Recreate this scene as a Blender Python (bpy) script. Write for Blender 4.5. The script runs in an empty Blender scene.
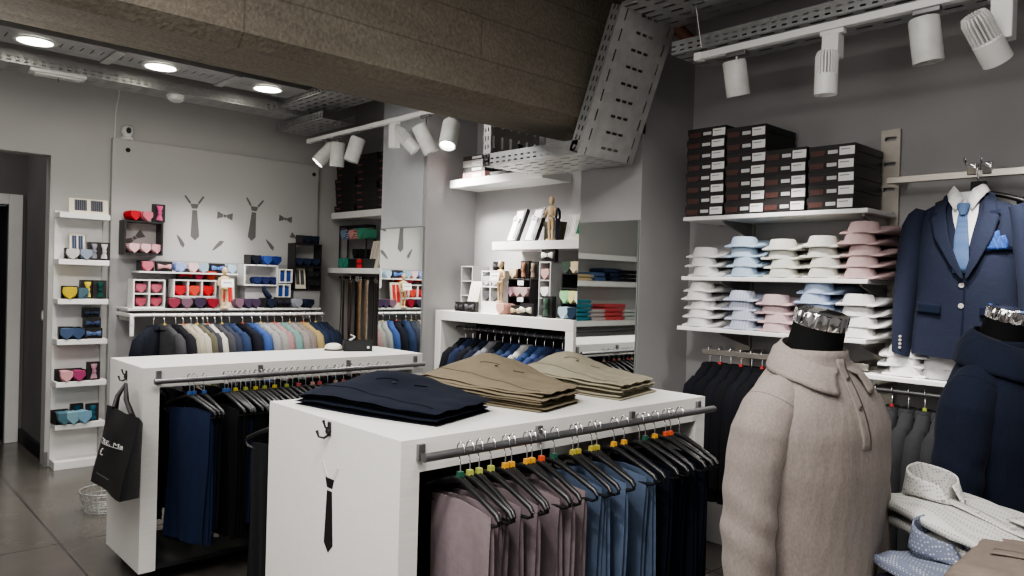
import bpy, bmesh, math, random
from mathutils import Vector, Matrix, noise
random.seed(7)
COL = bpy.context.scene.collection
PI = math.pi
R_ = math.radians

# ------------------------------------------------------------------ camera
FOC, YAW, PITCH, ROLL, CH = 750.0, R_(47.12), R_(-.45), R_(1.62), 1.5
_F = Vector((math.cos(YAW)*math.cos(PITCH), math.sin(YAW)*math.cos(PITCH), math.sin(PITCH)))
_R = _F.cross(Vector((0, 0, 1))).normalized()
_U = _R.cross(_F)
_R, _U = (math.cos(ROLL)*_R + math.sin(ROLL)*_U), (-math.sin(ROLL)*_R + math.cos(ROLL)*_U)
CAM = Vector((0, 0, CH))

def at(x, y, ax, v):
    """the point of the room on plane ax = v that the photograph shows at pixel x, y (used to read off sizes)"""
    d = _F + _R*((x-512)/FOC) - _U*((y-288)/FOC)
    i = 'xyz'.index(ax)
    return CAM + d*((v-CAM[i])/d[i])

cd = bpy.data.cameras.new('camera')
cd.sensor_width = 36; cd.lens = FOC/1024*36; cd.clip_start = .05
cam = bpy.data.objects.new('camera', cd); COL.objects.link(cam)
m3 = Matrix((_R, _U, -_F)).transposed()
cam.matrix_world = Matrix.Translation(CAM) @ m3.to_4x4()
bpy.context.scene.camera = cam

# ------------------------------------------------------------------ materials
MATS = {}
def nodes(name):
    m = bpy.data.materials.new(name); m.use_nodes = True
    nt = m.node_tree
    return m, nt, nt.nodes['Principled BSDF']
def N(nt, t, **kw):
    n = nt.nodes.new(t)
    for k, v in kw.items():
        if k.startswith('i_'): n.inputs[k[2:].replace('_', ' ')].default_value = v
        else: setattr(n, k, v)
    return n
def L(nt, a, b): nt.links.new(a, b)
def c4(c): return (c[0], c[1], c[2], 1)
def mul(c, k): return tuple(min(1, max(0, x*k)) for x in c)

def mat(name, col, rough=.5, metal=0, var=.12, scale=12, bump=.0, bscale=60, stretch=(1, 1, 1), spec=.5, sheen=0, emis=0):
    if name in MATS: return MATS[name]
    m, nt, b = nodes(name)
    tc = N(nt, 'ShaderNodeTexCoord')
    mp = N(nt, 'ShaderNodeMapping'); mp.inputs['Scale'].default_value = stretch
    L(nt, tc.outputs['Object'], mp.inputs['Vector'])
    nz = N(nt, 'ShaderNodeTexNoise'); nz.inputs['Scale'].default_value = scale; nz.inputs['Detail'].default_value = 5
    L(nt, mp.outputs[0], nz.inputs['Vector'])
    rp = N(nt, 'ShaderNodeValToRGB')
    rp.color_ramp.elements[0].position = .3; rp.color_ramp.elements[1].position = .7
    rp.color_ramp.elements[0].color = c4(mul(col, 1-var)); rp.color_ramp.elements[1].color = c4(mul(col, 1+var))
    L(nt, nz.outputs['Fac'], rp.inputs['Fac']); L(nt, rp.outputs['Color'], b.inputs['Base Color'])
    b.inputs['Roughness'].default_value = rough; b.inputs['Metallic'].default_value = metal
    b.inputs['Specular IOR Level'].default_value = spec
    if sheen:
        b.inputs['Sheen Weight'].default_value = sheen
    if emis:
        b.inputs['Emission Color'].default_value = c4(col); b.inputs['Emission Strength'].default_value = emis
    if bump:
        n2 = N(nt, 'ShaderNodeTexNoise'); n2.inputs['Scale'].default_value = bscale; n2.inputs['Detail'].default_value = 4
        L(nt, mp.outputs[0], n2.inputs['Vector'])
        bp = N(nt, 'ShaderNodeBump'); bp.inputs['Strength'].default_value = bump; bp.inputs['Distance'].default_value = .01
        L(nt, n2.outputs['Fac'], bp.inputs['Height']); L(nt, bp.outputs[0], b.inputs['Normal'])
    MATS[name] = m
    return m

def fabric(col, kind='plain', col2=None, scale=1.0, rough=.85):
    key = ('fab', tuple(round(c, 3) for c in col), kind, col2, scale)
    if key in MATS: return MATS[key]
    m, nt, b = nodes('fabric_' + kind)
    tc = N(nt, 'ShaderNodeTexCoord')
    col2 = col2 or mul(col, 1.25)
    if kind in ('stripe', 'check', 'dot'):
        mp = N(nt, 'ShaderNodeMapping'); L(nt, tc.outputs['Object'], mp.inputs['Vector'])
        if kind == 'dot':
            mp.inputs['Rotation'].default_value = (0, R_(20), R_(45))
            vo = N(nt, 'ShaderNodeTexVoronoi'); vo.inputs['Scale'].default_value = 120*scale; vo.inputs['Randomness'].default_value = 0
            L(nt, mp.outputs[0], vo.inputs['Vector'])
            f = N(nt, 'ShaderNodeMath', operation='LESS_THAN'); f.inputs[1].default_value = .3
            L(nt, vo.outputs['Distance'], f.inputs[0]); fac = f.outputs[0]
        else:
            mp.inputs['Rotation'].default_value = (0, R_(40 if kind == 'stripe' else 0), 0)
            wv = N(nt, 'ShaderNodeTexWave'); wv.inputs['Scale'].default_value = 22*scale
            wv.bands_direction = 'X'
            L(nt, mp.outputs[0], wv.inputs['Vector'])
            f = N(nt, 'ShaderNodeMath', operation='GREATER_THAN'); f.inputs[1].default_value = .62
            L(nt, wv.outputs['Fac'], f.inputs[0]); fac = f.outputs[0]
    else:
        nz = N(nt, 'ShaderNodeTexNoise'); nz.inputs['Scale'].default_value = 35*scale; nz.inputs['Detail'].default_value = 6
        L(nt, tc.outputs['Object'], nz.inputs['Vector']); fac = nz.outputs['Fac']
        col2 = mul(col, 1.18); col = mul(col, .84)
    mx = N(nt, 'ShaderNodeMix', data_type='RGBA')
    mx.inputs['A'].default_value = c4(col); mx.inputs['B'].default_value = c4(col2)
    L(nt, fac, mx.inputs['Factor']); L(nt, mx.outputs['Result'], b.inputs['Base Color'])
    b.inputs['Roughness'].default_value = rough
    b.inputs['Specular IOR Level'].default_value = .12
    b.inputs['Sheen Weight'].default_value = .02
    n2 = N(nt, 'ShaderNodeTexNoise'); n2.inputs['Scale'].default_value = 260; n2.inputs['Detail'].default_value = 3
    n3 = N(nt, 'ShaderNodeTexNoise'); n3.inputs['Scale'].default_value = 14; n3.inputs['Detail'].default_value = 3
    L(nt, tc.outputs['Object'], n2.inputs['Vector']); L(nt, tc.outputs['Object'], n3.inputs['Vector'])
    ad = N(nt, 'ShaderNodeMath', operation='MULTIPLY_ADD'); ad.inputs[1].default_value = 3.0
    L(nt, n3.outputs['Fac'], ad.inputs[0]); L(nt, n2.outputs['Fac'], ad.inputs[2])
    bp = N(nt, 'ShaderNodeBump'); bp.inputs['Strength'].default_value = .25; bp.inputs['Distance'].default_value = .004
    L(nt, ad.outputs[0], bp.inputs['Height']); L(nt, bp.outputs[0], b.inputs['Normal'])
    MATS[key] = m
    return m

def floor_mat():
    m, nt, b = nodes('polished_concrete')
    tc = N(nt, 'ShaderNodeTexCoord')
    nz = N(nt, 'ShaderNodeTexNoise'); nz.inputs['Scale'].default_value = 1.6; nz.inputs['Detail'].default_value = 8; nz.inputs['Roughness'].default_value = .65
    L(nt, tc.outputs['Object'], nz.inputs['Vector'])
    rp = N(nt, 'ShaderNodeValToRGB')
    rp.color_ramp.elements[0].position = .2; rp.color_ramp.elements[0].color = (.075, .069, .062, 1)
    rp.color_ramp.elements[1].position = .85; rp.color_ramp.elements[1].color = (.125, .116, .105, 1)
    L(nt, nz.outputs['Fac'], rp.inputs['Fac'])
    br = N(nt, 'ShaderNodeTexBrick'); br.offset = 0
    br.inputs['Scale'].default_value = 1; br.inputs['Mortar Size'].default_value = .006
    br.inputs['Brick Width'].default_value = 1.25; br.inputs['Row Height'].default_value = 1.25
    mp = N(nt, 'ShaderNodeMapping'); mp.inputs['Location'].default_value = (.25, .35, 0)
    L(nt, tc.outputs['Object'], mp.inputs['Vector']); L(nt, mp.outputs[0], br.inputs['Vector'])
    mx = N(nt, 'ShaderNodeMix', data_type='RGBA'); mx.inputs['B'].default_value = (.045, .042, .04, 1)
    L(nt, br.outputs['Fac'], mx.inputs['Factor']); L(nt, rp.outputs['Color'], mx.inputs['A'])
    L(nt, mx.outputs['Result'], b.inputs['Base Color'])
    n2 = N(nt, 'ShaderNodeTexNoise'); n2.inputs['Scale'].default_value = 5; n2.inputs['Detail'].default_value = 6
    L(nt, tc.outputs['Object'], n2.inputs['Vector'])
    mr = N(nt, 'ShaderNodeMapRange'); mr.inputs['To Min'].default_value = .14; mr.inputs['To Max'].default_value = .3
    L(nt, n2.outputs['Fac'], mr.inputs['Value']); L(nt, mr.outputs[0], b.inputs['Roughness'])
    return m

def concrete_mat():
    m, nt, b = nodes('board_marked_concrete')
    tc = N(nt, 'ShaderNodeTexCoord')
    mp = N(nt, 'ShaderNodeMapping'); mp.inputs['Scale'].default_value = (.6, 2, 2.6)
    L(nt, tc.outputs['Object'], mp.inputs['Vector'])
    nz = N(nt, 'ShaderNodeTexNoise'); nz.inputs['Scale'].default_value = 3.2; nz.inputs['Detail'].default_value = 10; nz.inputs['Roughness'].default_value = .7
    L(nt, mp.outputs[0], nz.inputs['Vector'])
    rp = N(nt, 'ShaderNodeValToRGB')
    rp.color_ramp.elements[0].position = .15; rp.color_ramp.elements[0].color = (.125, .108, .084, 1)
    rp.color_ramp.elements[1].position = .9; rp.color_ramp.elements[1].color = (.25, .222, .178, 1)
    L(nt, nz.outputs['Fac'], rp.inputs['Fac'])
    # formwork joints
    br = N(nt, 'ShaderNodeTexBrick'); br.inputs['Scale'].default_value = 1; br.inputs['Mortar Size'].default_value = .004
    br.inputs['Brick Width'].default_value = 2.2; br.inputs['Row Height'].default_value = .19
    cx = N(nt, 'ShaderNodeSeparateXYZ'); L(nt, tc.outputs['Object'], cx.inputs[0])
    ad = N(nt, 'ShaderNodeMath', operation='ADD'); L(nt, cx.outputs['Y'], ad.inputs[0]); L(nt, cx.outputs['Z'], ad.inputs[1])
    cb = N(nt, 'ShaderNodeCombineXYZ'); L(nt, cx.outputs['X'], cb.inputs['X']); L(nt, ad.outputs[0], cb.inputs['Y'])
    L(nt, cb.outputs[0], br.inputs['Vector'])
    fm = N(nt, 'ShaderNodeMath', operation='MULTIPLY'); fm.inputs[1].default_value = .4
    L(nt, br.outputs['Fac'], fm.inputs[0])
    mx = N(nt, 'ShaderNodeMix', data_type='RGBA'); mx.inputs['B'].default_value = (.05, .04, .03, 1)
    L(nt, fm.outputs[0], mx.inputs['Factor']); L(nt, rp.outputs['Color'], mx.inputs['A'])
    # small pits
    vo = N(nt, 'ShaderNodeTexNoise'); vo.inputs['Scale'].default_value = 60; vo.inputs['Detail'].default_value = 4
    L(nt, tc.outputs['Object'], vo.inputs['Vector'])
    mr = N(nt, 'ShaderNodeMapRange'); mr.inputs['From Min'].default_value = .3; mr.inputs['From Max'].default_value = .75
    mr.inputs['To Min'].default_value = .75; mr.inputs['To Max'].default_value = 1.15
    L(nt, vo.outputs['Fac'], mr.inputs['Value'])
    m2 = N(nt, 'ShaderNodeMix', data_type='RGBA'); m2.blend_type = 'MULTIPLY'; m2.inputs['Factor'].default_value = 1
    L(nt, mx.outputs['Result'], m2.inputs['A']); L(nt, mr.outputs[0], m2.inputs['B'])
    L(nt, m2.outputs['Result'], b.inputs['Base Color'])
    b.inputs['Roughness'].default_value = .85
    bp = N(nt, 'ShaderNodeBump'); bp.inputs['Strength'].default_value = .5; bp.inputs['Distance'].default_value = .012
    L(nt, vo.outputs['Fac'], bp.inputs['Height']); L(nt, bp.outputs[0], b.inputs['Normal'])
    return m

def slot_mat(name, masks, col=(.55, .56, .56)):
    """galvanised sheet with punched holes; each mask is (axis u, pitch, share, axis v, v low, v high, v pitch, v share) in object space"""
    m, nt, b = nodes(name)
    tc = N(nt, 'ShaderNodeTexCoord'); sx = N(nt, 'ShaderNodeSeparateXYZ'); L(nt, tc.outputs['Object'], sx.inputs[0])
    def mth(op, a, *k):
        n = N(nt, 'ShaderNodeMath', operation=op)
        for i, x in enumerate((a,) + k):
            if isinstance(x, (int, float)): n.inputs[i].default_value = x
            else: L(nt, x, n.inputs[i])
        return n.outputs[0]
    def rep(axis, p, d, o): return mth('LESS_THAN', mth('FRACT', mth('MULTIPLY_ADD', sx.outputs[axis], 1/p, o + 100)), d)
    tot = None
    for u, pu, du, v, lo, hi, pv, dv in masks:
        k = mth('MULTIPLY', mth('GREATER_THAN', sx.outputs[v], lo), mth('LESS_THAN', sx.outputs[v], hi))
        k = mth('MULTIPLY', k, rep(v, pv, dv, -lo/pv))
        k = mth('MULTIPLY', k, rep(u, pu, du, 0))
        tot = k if tot is None else mth('MAXIMUM', tot, k)
    nz = N(nt, 'ShaderNodeTexNoise'); nz.inputs['Scale'].default_value = 18; nz.inputs['Detail'].default_value = 4
    L(nt, tc.outputs['Object'], nz.inputs['Vector'])
    rp = N(nt, 'ShaderNodeValToRGB'); rp.color_ramp.elements[0].color = c4(mul(col, .75)); rp.color_ramp.elements[1].color = c4(mul(col, 1.15))
    L(nt, nz.outputs['Fac'], rp.inputs['Fac']); L(nt, rp.outputs['Color'], b.inputs['Base Color'])
    b.inputs['Metallic'].default_value = .7; b.inputs['Roughness'].default_value = .45
    tr = N(nt, 'ShaderNodeBsdfTransparent'); ms = N(nt, 'ShaderNodeMixShader')
    L(nt, tot, ms.inputs[0]); L(nt, b.outputs[0], ms.inputs[1]); L(nt, tr.outputs[0], ms.inputs[2])
    L(nt, ms.outputs[0], nt.nodes['Material Output'].inputs['Surface'])
    return m

WHITE = mat('white_lacquer', (.8, .79, .765), .38, var=.035, scale=9, stretch=(1, 14, 14), bump=.04, bscale=30)
WHITE2 = mat('white_shelf', (.82, .815, .8), .4, var=.02)
WALL = mat('grey_wall_paint', (.385, .378, .382), .8, var=.04, scale=3, bump=.03, bscale=120)
WALLD = mat('shadowed_grey_wall', (.2, .195, .195), .8, var=.05, scale=3, bump=.03, bscale=120)  # wall grey darkened to imitate the shadow in the passage
WALLL = mat('light_grey_paint', (.5, .495, .485), .75, var=.03, scale=3, bump=.03, bscale=120)
PANEL = mat('pale_grey_panel', (.49, .485, .475), .55, var=.02, scale=2)
DARKCEIL = mat('dark_ceiling', (.055, .04, .036), .9, var=.5, scale=2.5, bump=.3, bscale=20)
BLACK = mat('black_plastic', (.012, .012, .013), .35, var=.1)
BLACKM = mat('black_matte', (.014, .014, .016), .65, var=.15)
BLACKC = mat('black_card', (.02, .019, .02), .5, var=.2)
CHROME = mat('chrome', (.85, .85, .86), .07, 1, var=.02)
STEEL = mat('brushed_steel', (.5, .47, .43), .35, 1, var=.06, scale=8, stretch=(1, 1, 20))
DSTEEL = mat('dark_steel', (.27, .27, .275), .38, .85, var=.06)
GALV = mat('galvanised_plain', (.55, .56, .56), .42, .75, var=.15)
LAMPW = mat('lamp_white', (.75, .755, .74), .35, var=.02)
WOOD = mat('pale_wood', (.62, .46, .28), .5, var=.1, scale=20, stretch=(1, 1, 6))
CREAM = mat('cream_card', (.72, .66, .54), .6, var=.05)
PAPER = mat('white_paper', (.85, .85, .84), .6, var=.02)
DECAL = mat('dark_vinyl', (.13, .125, .125), .5, var=.05)
BLACKV = mat('black_vinyl', (.012, .012, .012), .4, var=.05)
LOGO = mat('dark_red_print', (.085, .035, .03), .5, var=.15, scale=90)
GLOW = mat('lamp_glow', (1, .95, .80), .5, var=.0, emis=7)
GLOWS = mat('spot_glow', (1, .98, .94), .5, var=.0, emis=9)
MIRROR = mat('mirror_silver', (.8, .83, .81), .02, 1, var=.0)
GREYBOX = mat('grey_rack_board', (.42, .42, .42), .5, var=.04)
SLOTS = mat('slot_dark', (.01, .01, .01), .7)

# ------------------------------------------------------------------ mesh helpers
def bmn(): return bmesh.new()
def box(bm, x0, x1, y0, y1, z0, z1):
    v = [bm.verts.new(p) for p in ((x0, y0, z0), (x1, y0, z0), (x1, y1, z0), (x0, y1, z0), (x0, y0, z1), (x1, y0, z1), (x1, y1, z1), (x0, y1, z1))]
    for f in ((3, 2, 1, 0), (4, 5, 6, 7), (0, 1, 5, 4), (1, 2, 6, 5), (2, 3, 7, 6), (3, 0, 4, 7)): bm.faces.new([v[i] for i in f])
    return bm
def hexa(bm, a, b):
    """two quads a (back) and b (front), same winding"""
    va = [bm.verts.new(p) for p in a]; vb = [bm.verts.new(p) for p in b]; n = len(a)
    bm.faces.new(va[::-1]); bm.faces.new(vb)
    for i in range(n): bm.faces.new((va[i], va[(i+1) % n], vb[(i+1) % n], vb[i]))
    return bm
def loft(bm, rings, cap=True, closed=True):
    vs = [[bm.verts.new(p) for p in r] for r in rings]
    n = len(rings[0])
    for i in range(len(vs)-1):
        for j in range(n if closed else n-1):
            k = (j+1) % n
            bm.faces.new((vs[i][j], vs[i][k], vs[i+1][k], vs[i+1][j]))
    if cap and closed:
        bm.faces.new(vs[0][::-1]); bm.faces.new(vs[-1])
    return bm
def tube(bm, pts, r, n=8):
    pts = [Vector(p) for p in pts]
    rr = r if isinstance(r, (list, tuple)) else [r]*len(pts)
    rings = []; up = None
    for i, p in enumerate(pts):
        t = (pts[min(i+1, len(pts)-1)] - pts[max(i-1, 0)]).normalized()
        if up is None:
            up = Vector((0, 0, 1)) if abs(t.z) < .9 else Vector((0, 1, 0))
        a = t.cross(up)
        if a.length < 1e-5: a = t.cross(Vector((1, 0, 0)))
        a.normalize(); b = a.cross(t).normalized(); up = b
        rings.append([p + a*math.cos(2*PI*k/n)*rr[i] + b*math.sin(2*PI*k/n)*rr[i] for k in range(n)])
    return loft(bm, rings)
def lathe(bm, prof, n=20, c=(0, 0), cap=True):
    return loft(bm, [[(c[0]+r*math.cos(2*PI*k/n), c[1]+r*math.sin(2*PI*k/n), z) for k in range(n)] for r, z in prof], cap)
def prism(bm, pts, y0, y1):
    """polygon in x, z (counter-clockwise seen from -y) pushed from y0 (front) to y1"""
    return hexa(bm, [(x, y1, z) for x, z in pts], [(x, y0, z) for x, z in pts])
def surf(bm, f, nu, nv):
    vs = [[bm.verts.new(f(i/nu, j/nv)) for j in range(nv+1)] for i in range(nu+1)]
    for i in range(nu):
        for j in range(nv): bm.faces.new((vs[i][j], vs[i+1][j], vs[i+1][j+1], vs[i][j+1]))
    return bm
def fin(name, bm, m, smooth=None, fix=True):
    if fix: bmesh.ops.recalc_face_normals(bm, faces=bm.faces[:])
    me = bpy.data.meshes.new(name); bm.to_mesh(me); bm.free()
    me.materials.append(m)
    if smooth is not None:
        me.polygons.foreach_set('use_smooth', [True]*len(me.polygons)); me.set_sharp_from_angle(angle=R_(smooth))
    return me
def put(name, me, parent=None, m=None, loc=(0, 0, 0), rot=(0, 0, 0)):
    """link one object that shows mesh me; m overrides its material"""
    o = bpy.data.objects.new(name, me); COL.objects.link(o)
    o.location = loc; o.rotation_euler = rot
    if parent: o.parent = parent
    if m:
        o.material_slots[0].link = 'OBJECT'; o.material_slots[0].material = m
    return o
def obj(name, bm, m, parent=None, smooth=None, bevel=0, seg=2, sub=0, loc=(0, 0, 0), rot=(0, 0, 0), solid=0):
    o = put(name, fin(name, bm, m, smooth), parent, None, loc, rot)
    if solid:
        s = o.modifiers.new('s', 'SOLIDIFY'); s.thickness = solid; s.offset = 0
    if bevel:
        b = o.modifiers.new('b', 'BEVEL'); b.width = bevel; b.segments = seg; b.limit_method = 'ANGLE'; b.angle_limit = R_(40)
        if smooth is None:
            o.data.polygons.foreach_set('use_smooth', [True]*len(o.data.polygons)); o.data.set_sharp_from_angle(angle=R_(50))
    if sub:
        s = o.modifiers.new('u', 'SUBSURF'); s.levels = sub; s.render_levels = sub
    return o
def tag(o, label, cat, group=None):
    o['label'] = label; o['category'] = cat
    if group: o['group'] = group
    return o
def thing(name, label, cat, loc=(0, 0, 0), rz=0, group=None, rot=None):
    o = bpy.data.objects.new(name, None); COL.objects.link(o)
    o.empty_display_size = .05; o.location = loc; o.rotation_euler = rot or (0, 0, rz)
    return tag(o, label, cat, group)
def struct(name, bm, m, **kw):
    o = obj(name, bm, m, **kw); o['kind'] = 'structure'; return o
ORD = 'first second third fourth fifth sixth seventh eighth ninth tenth eleventh twelfth thirteenth fourteenth fifteenth sixteenth seventeenth eighteenth nineteenth twentieth twenty-first twenty-second twenty-third twenty-fourth twenty-fifth twenty-sixth twenty-seventh twenty-eighth twenty-ninth thirtieth'.split()
MESH = {}
def cached(key, make):
    if key not in MESH: MESH[key] = make()
    return MESH[key]
FACE_L = -PI/2      # turns a thing whose front is local -y so that it faces the shop from the right-hand wall (-x)

# ================================================================== THE SETTING
WX, PX, YB = 3.9, 3.41, 6.55         # right wall, pillar faces, back wall
CZ = 3.3
struct('floor', box(bmn(), -2.6, 4.2, -2.6, 9, -.1, 0), floor_mat())
struct('ceiling', box(bmn(), -2.6, 4.2, -2.6, 9, CZ, CZ+.1), DARKCEIL)
struct('wall_right', box(bmn(), WX, WX+.2, -2.6, 9, 0, CZ), WALL)
struct('wall_left', box(bmn(), -2.6, -2.5, -2.6, 9, 0, CZ), WALL)
struct('wall_front', box(bmn(), -2.5, WX, -2.6, -2.5, 0, CZ), WALL)
bm = box(bmn(), 1.29, WX, YB, YB+.14, 0, CZ); box(bm, -.1, 1.29, YB, YB+.14, 2.36, CZ); box(bm, -2.5, -.1, YB, YB+.14, 0, CZ)
struct('wall_back', bm, WALLL)
struct('wall_passage_side', box(bmn(), 1.33, 1.45, YB+.14, 7.65, 0, CZ), WALLD)
bm = box(bmn(), 1.2, 1.5, 7.65, 7.75, 0, CZ); box(bm, -2.5, 1.2, 7.65, 7.75, 2.04, CZ); box(bm, -2.5, .2, 7.65, 7.75, 0, 2.04)
struct('wall_passage', bm, WALLD)
bm = box(bmn(), 1.2, 1.30, 7.61, 7.65, 0, 2.13); box(bm, .1, 1.2, 7.61, 7.65, 2.04, 2.13)
struct('door_1', bm, WHITE2, bevel=.004)
bm = box(bmn(), 1.305, 1.33, YB+.14, 7.64, 0, .11)
struct('baseboard_passage', bm, BLACKM)
bm = box(bmn(), 1.283, 1.31, YB-.012, YB, 0, .11)
struct('baseboard_back', bm, mat('stone_skirting', (.17, .165, .16), .5))
struct('pillar', box(bmn(), PX, WX, 2.62, 3.08, 0, CZ), WALL)
struct('pillar', box(bmn(), PX, WX, 4.66, 5.27, 0, CZ), WALL)
# concrete beam with chamfered lower edge, running along x between the two pillars' line and the shop front
bm = bmn()
prof = [(2.62, 2.36), (2.67, 2.315), (2.80, 2.322), (2.803, 2.332), (3.08, 2.345), (3.08, CZ), (2.62, CZ)]
hexa(bm, [(-2.5, y, z) for y, z in prof], [(PX+.02, y, z) for y, z in prof])
struct('beam', bm, concrete_mat())

def cb(pts): return pts
# black curtain in the doorway
bm = bmn()
surf(bm, lambda u, v: (.2+1.0*u, 7.72+.035*math.sin(u*55)+.01*math.sin(v*5+u*9), .02+2.01*v), 90, 8)
tag(obj('curtain', bm, mat('black_curtain', (.012, .012, .015), .9), smooth=60, solid=.004), 'black pleated curtain filling the white framed doorway', 'curtain')
# light switch on the dark side wall of the passage
t = thing('light_switch', 'small pale light switch on dark wall beside the doorway', 'switch', (1.33, 6.86, 1.13))
obj('switch_plate', box(bmn(), -.012, 0, -.04, .04, -.04, .04), WHITE2, t, bevel=.004)
obj('rocker', box(bmn(), -.018, -.01, -.022, .022, -.025, .025), WHITE2, t, bevel=.002)

# ================================================================== CEILING GEAR
def frame_mat(origin, xdir, zdir):
    x = Vector(xdir).normalized(); z = Vector(zdir); z = (z - x*z.dot(x)).normalized(); y = z.cross(x)
    return Matrix.Translation(origin) @ Matrix((x, y, z)).transposed().to_4x4()
SB = slot_mat('slotted_tray_base', [('X', .12, .6, 'Y', -.2, .2, .068, .28)])
SBR = slot_mat('riser_tray_base', [('X', .085, .16, 'Y', -.075, .075, .05, .72), ('X', .1, .6, 'Y', -.185, -.15, .035, .3), ('X', .1, .6, 'Y', .165, .2, .035, .3)], (.62, .62, .61))
SF = slot_mat('slotted_tray_flange', [('X', .05, .5, 'Z', .012, .06, .024, .36)], (.42, .43, .43))
SFB = slot_mat('light_panel_sheet', [('X', .06, .14, 'Y', -.06, .06, .2, .55)], (.5, .51, .52))
def tray(label, origin, xdir, zdir, length, w, h, base=SB, group='cable trays under the ceiling'):
    t = thing('cable_tray', label, 'cable tray', group=group)
    t.matrix_world = frame_mat(origin, xdir, zdir)
    obj('tray_base', box(bmn(), 0, length, -w/2, w/2, 0, .002), base, t)
    for s in (-1, 1):
        obj('tray_flange', box(bmn(), 0, length, s*w/2-.001, s*w/2+.001, 0, h), SF, t)
        obj('tray_lip', box(bmn(), 0, length, s*w/2-(.012 if s > 0 else 0), s*w/2+(.012 if s < 0 else 0), h, h+.002), GALV, t)
    return t
k = .955
xL, xR = 2.978*k, 3.449*k; xm, w = (xL+xR)/2, xR-xL
yb_, zb_ = 2.6, 2.168; yt_, zt_ = 2.34, 2.86
d = Vector((0, yb_-yt_, zb_-zt_)); n = Vector((0, .7, .26))
tray('steep galvanised cable tray dropping down the face of the concrete beam', (xm, yt_, zt_), d, n, d.length, w, .06, SBR)
tray('galvanised cable tray running under the concrete beam', (xm, yb_, zb_), (0, 1, 0), (0, 0, 1), .74, w, .07)
tray('short galvanised cable tray rising behind the concrete beam', (xm, 3.34, zb_), (0, 0, 1), (0, -1, 0), .8, w, .06)
tray('ceiling cable tray meeting the top of the steep tray', (xm, yt_, zt_), (0, -1, 0), (0, 0, 1), 2.6, w, .06)
tray('slotted cable tray above the right hand track of spotlights', (3.36, 2.30, 2.69), (0, -1, 0), (0, 0, 1), 3.2, .3, .065)
tray('slotted cable tray above the left hand track of spotlights', (3.15, 6.4, 2.79), (0, -1, 0), (0, 0, 1), .85, .3, .06)
tray('long slotted cable tray along the top of the tie wall', (-.4, 6.06, 2.862), (1, 0, 0), (0, 0, 1), 3.5, .26, .085)
tray('perforated cable tray crossing above the left spotlights', (3.0, 6.2, 2.9), (0, -1, 0), (0, 0, 1), 1.7, .4, .06)
# panel of the recessed lights
t = thing('ceiling_strip', 'slotted metal ceiling strip that carries three round downlights', 'ceiling strip', (0, 5.6, 2.95))
obj('sheet', box(bmn(), -.5, 2.9, -.19, .19, 0, .004), SFB, t)
for x in (.62, 1.42, 2.21): obj('clamp_strip', box(bmn(), x, x+.06, -.2, .2, -.012, 0), GALV, t)
for x, l in ((1.0, 'round glowing downlight nearest the left edge of the ceiling strip'), (1.76, 'round glowing downlight in the middle of the ceiling strip'), (2.55, 'round glowing downlight nearest the spotlight track')):
    t = thing('downlight', l, 'ceiling light', (x, 5.6, 2.947), group='round downlights')
    obj('rim', lathe(bmn(), [(.1, -.006), (.118, -.006), (.122, 0), (.1, 0), (.1, -.006)], 32, cap=False), LAMPW, t, smooth=40)
    obj('diffuser', lathe(bmn(), [(.001, -.004), (.1, -.004), (.1, -.001), (.001, -.001)], 32), GLOW, t, smooth=40)
# emergency light and smoke detector under the long tray
p = at(61, 76, 'z', 2.82)
t = thing('emergency_light', 'flat white emergency light under the long cable tray', 'emergency light', (p.x, p.y+.1, 2.835), rz=R_(-3))
obj('housing', box(bmn(), -.17, .17, -.055, .055, 0, .028), LAMPW, t, bevel=.008)
obj('lens', box(bmn(), -.14, .14, -.04, .04, -.012, 0), mat('frosted_lens', (.75, .75, .73), .3), t, bevel=.004)
obj('test_cord', tube(bmn(), [(.0, -.03, 0), (.0, -.03, -.045)], .002, 6), BLACK, t)
p = at(176, 97, 'z', 2.85)
t = thing('smoke_detector', 'round white smoke detector under the long cable tray', 'smoke detector', (p.x, p.y, 2.862))
obj('base', lathe(bmn(), [(.001, 0), (.068, 0), (.068, -.015), (.001, -.015)], 24), LAMPW, t, smooth=40)
obj('dome', lathe(bmn(), [(.06, -.015), (.058, -.035), (.035, -.05), (.001, -.052)], 24), LAMPW, t, smooth=40)
# red conduit and cables in the right tray
bm = tube(bmn(), [(3.38, 2.26, 2.76), (3.32, 2.34, 2.86), (3.3, 2.36, 3.05), (3.3, 2.36, 3.3)], .035, 12)
tag(obj('conduit', bm, mat('rusty_red_pipe', (.13, .05, .035), .6), smooth=40), 'rusty red conduit pipe behind the steep cable tray', 'pipe')
for i, (dx, c, l) in enumerate(((-.04, (.02, .07, .05), 'dark green cable lying in the right hand tray'), (.0, (.03, .03, .03), 'black cable lying in the right hand tray'), (.05, (.1, .1, .1), 'grey cable lying in the right hand tray'))):
    bm = tube(bmn(), [(3.36+dx+.02*math.sin(q*1.7+i), 2.2-.3*q, 2.725+.02*abs(math.sin(q*1.3+i))) for q in range(10)], .016, 8)
    tag(obj('cable', bm, mat('cable_%d' % i, c, .5), smooth=40), l, 'cable', 'cables in the right tray')
# black cable grommet seen between beam and under-beam tray
bm = bmn()
for i in range(4): tube(bm, [(xm-.1+.012*i, 3.15+.02*i, 2.2), (xm-.09+.012*i, 3.18+.02*i, 2.26), (xm-.08+.01*i, 3.2, 2.3)], .012, 8)
tag(obj('cable_bundle', bm, BLACK, smooth=40), 'black cable bundle in the tray under the concrete beam', 'cable')
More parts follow.
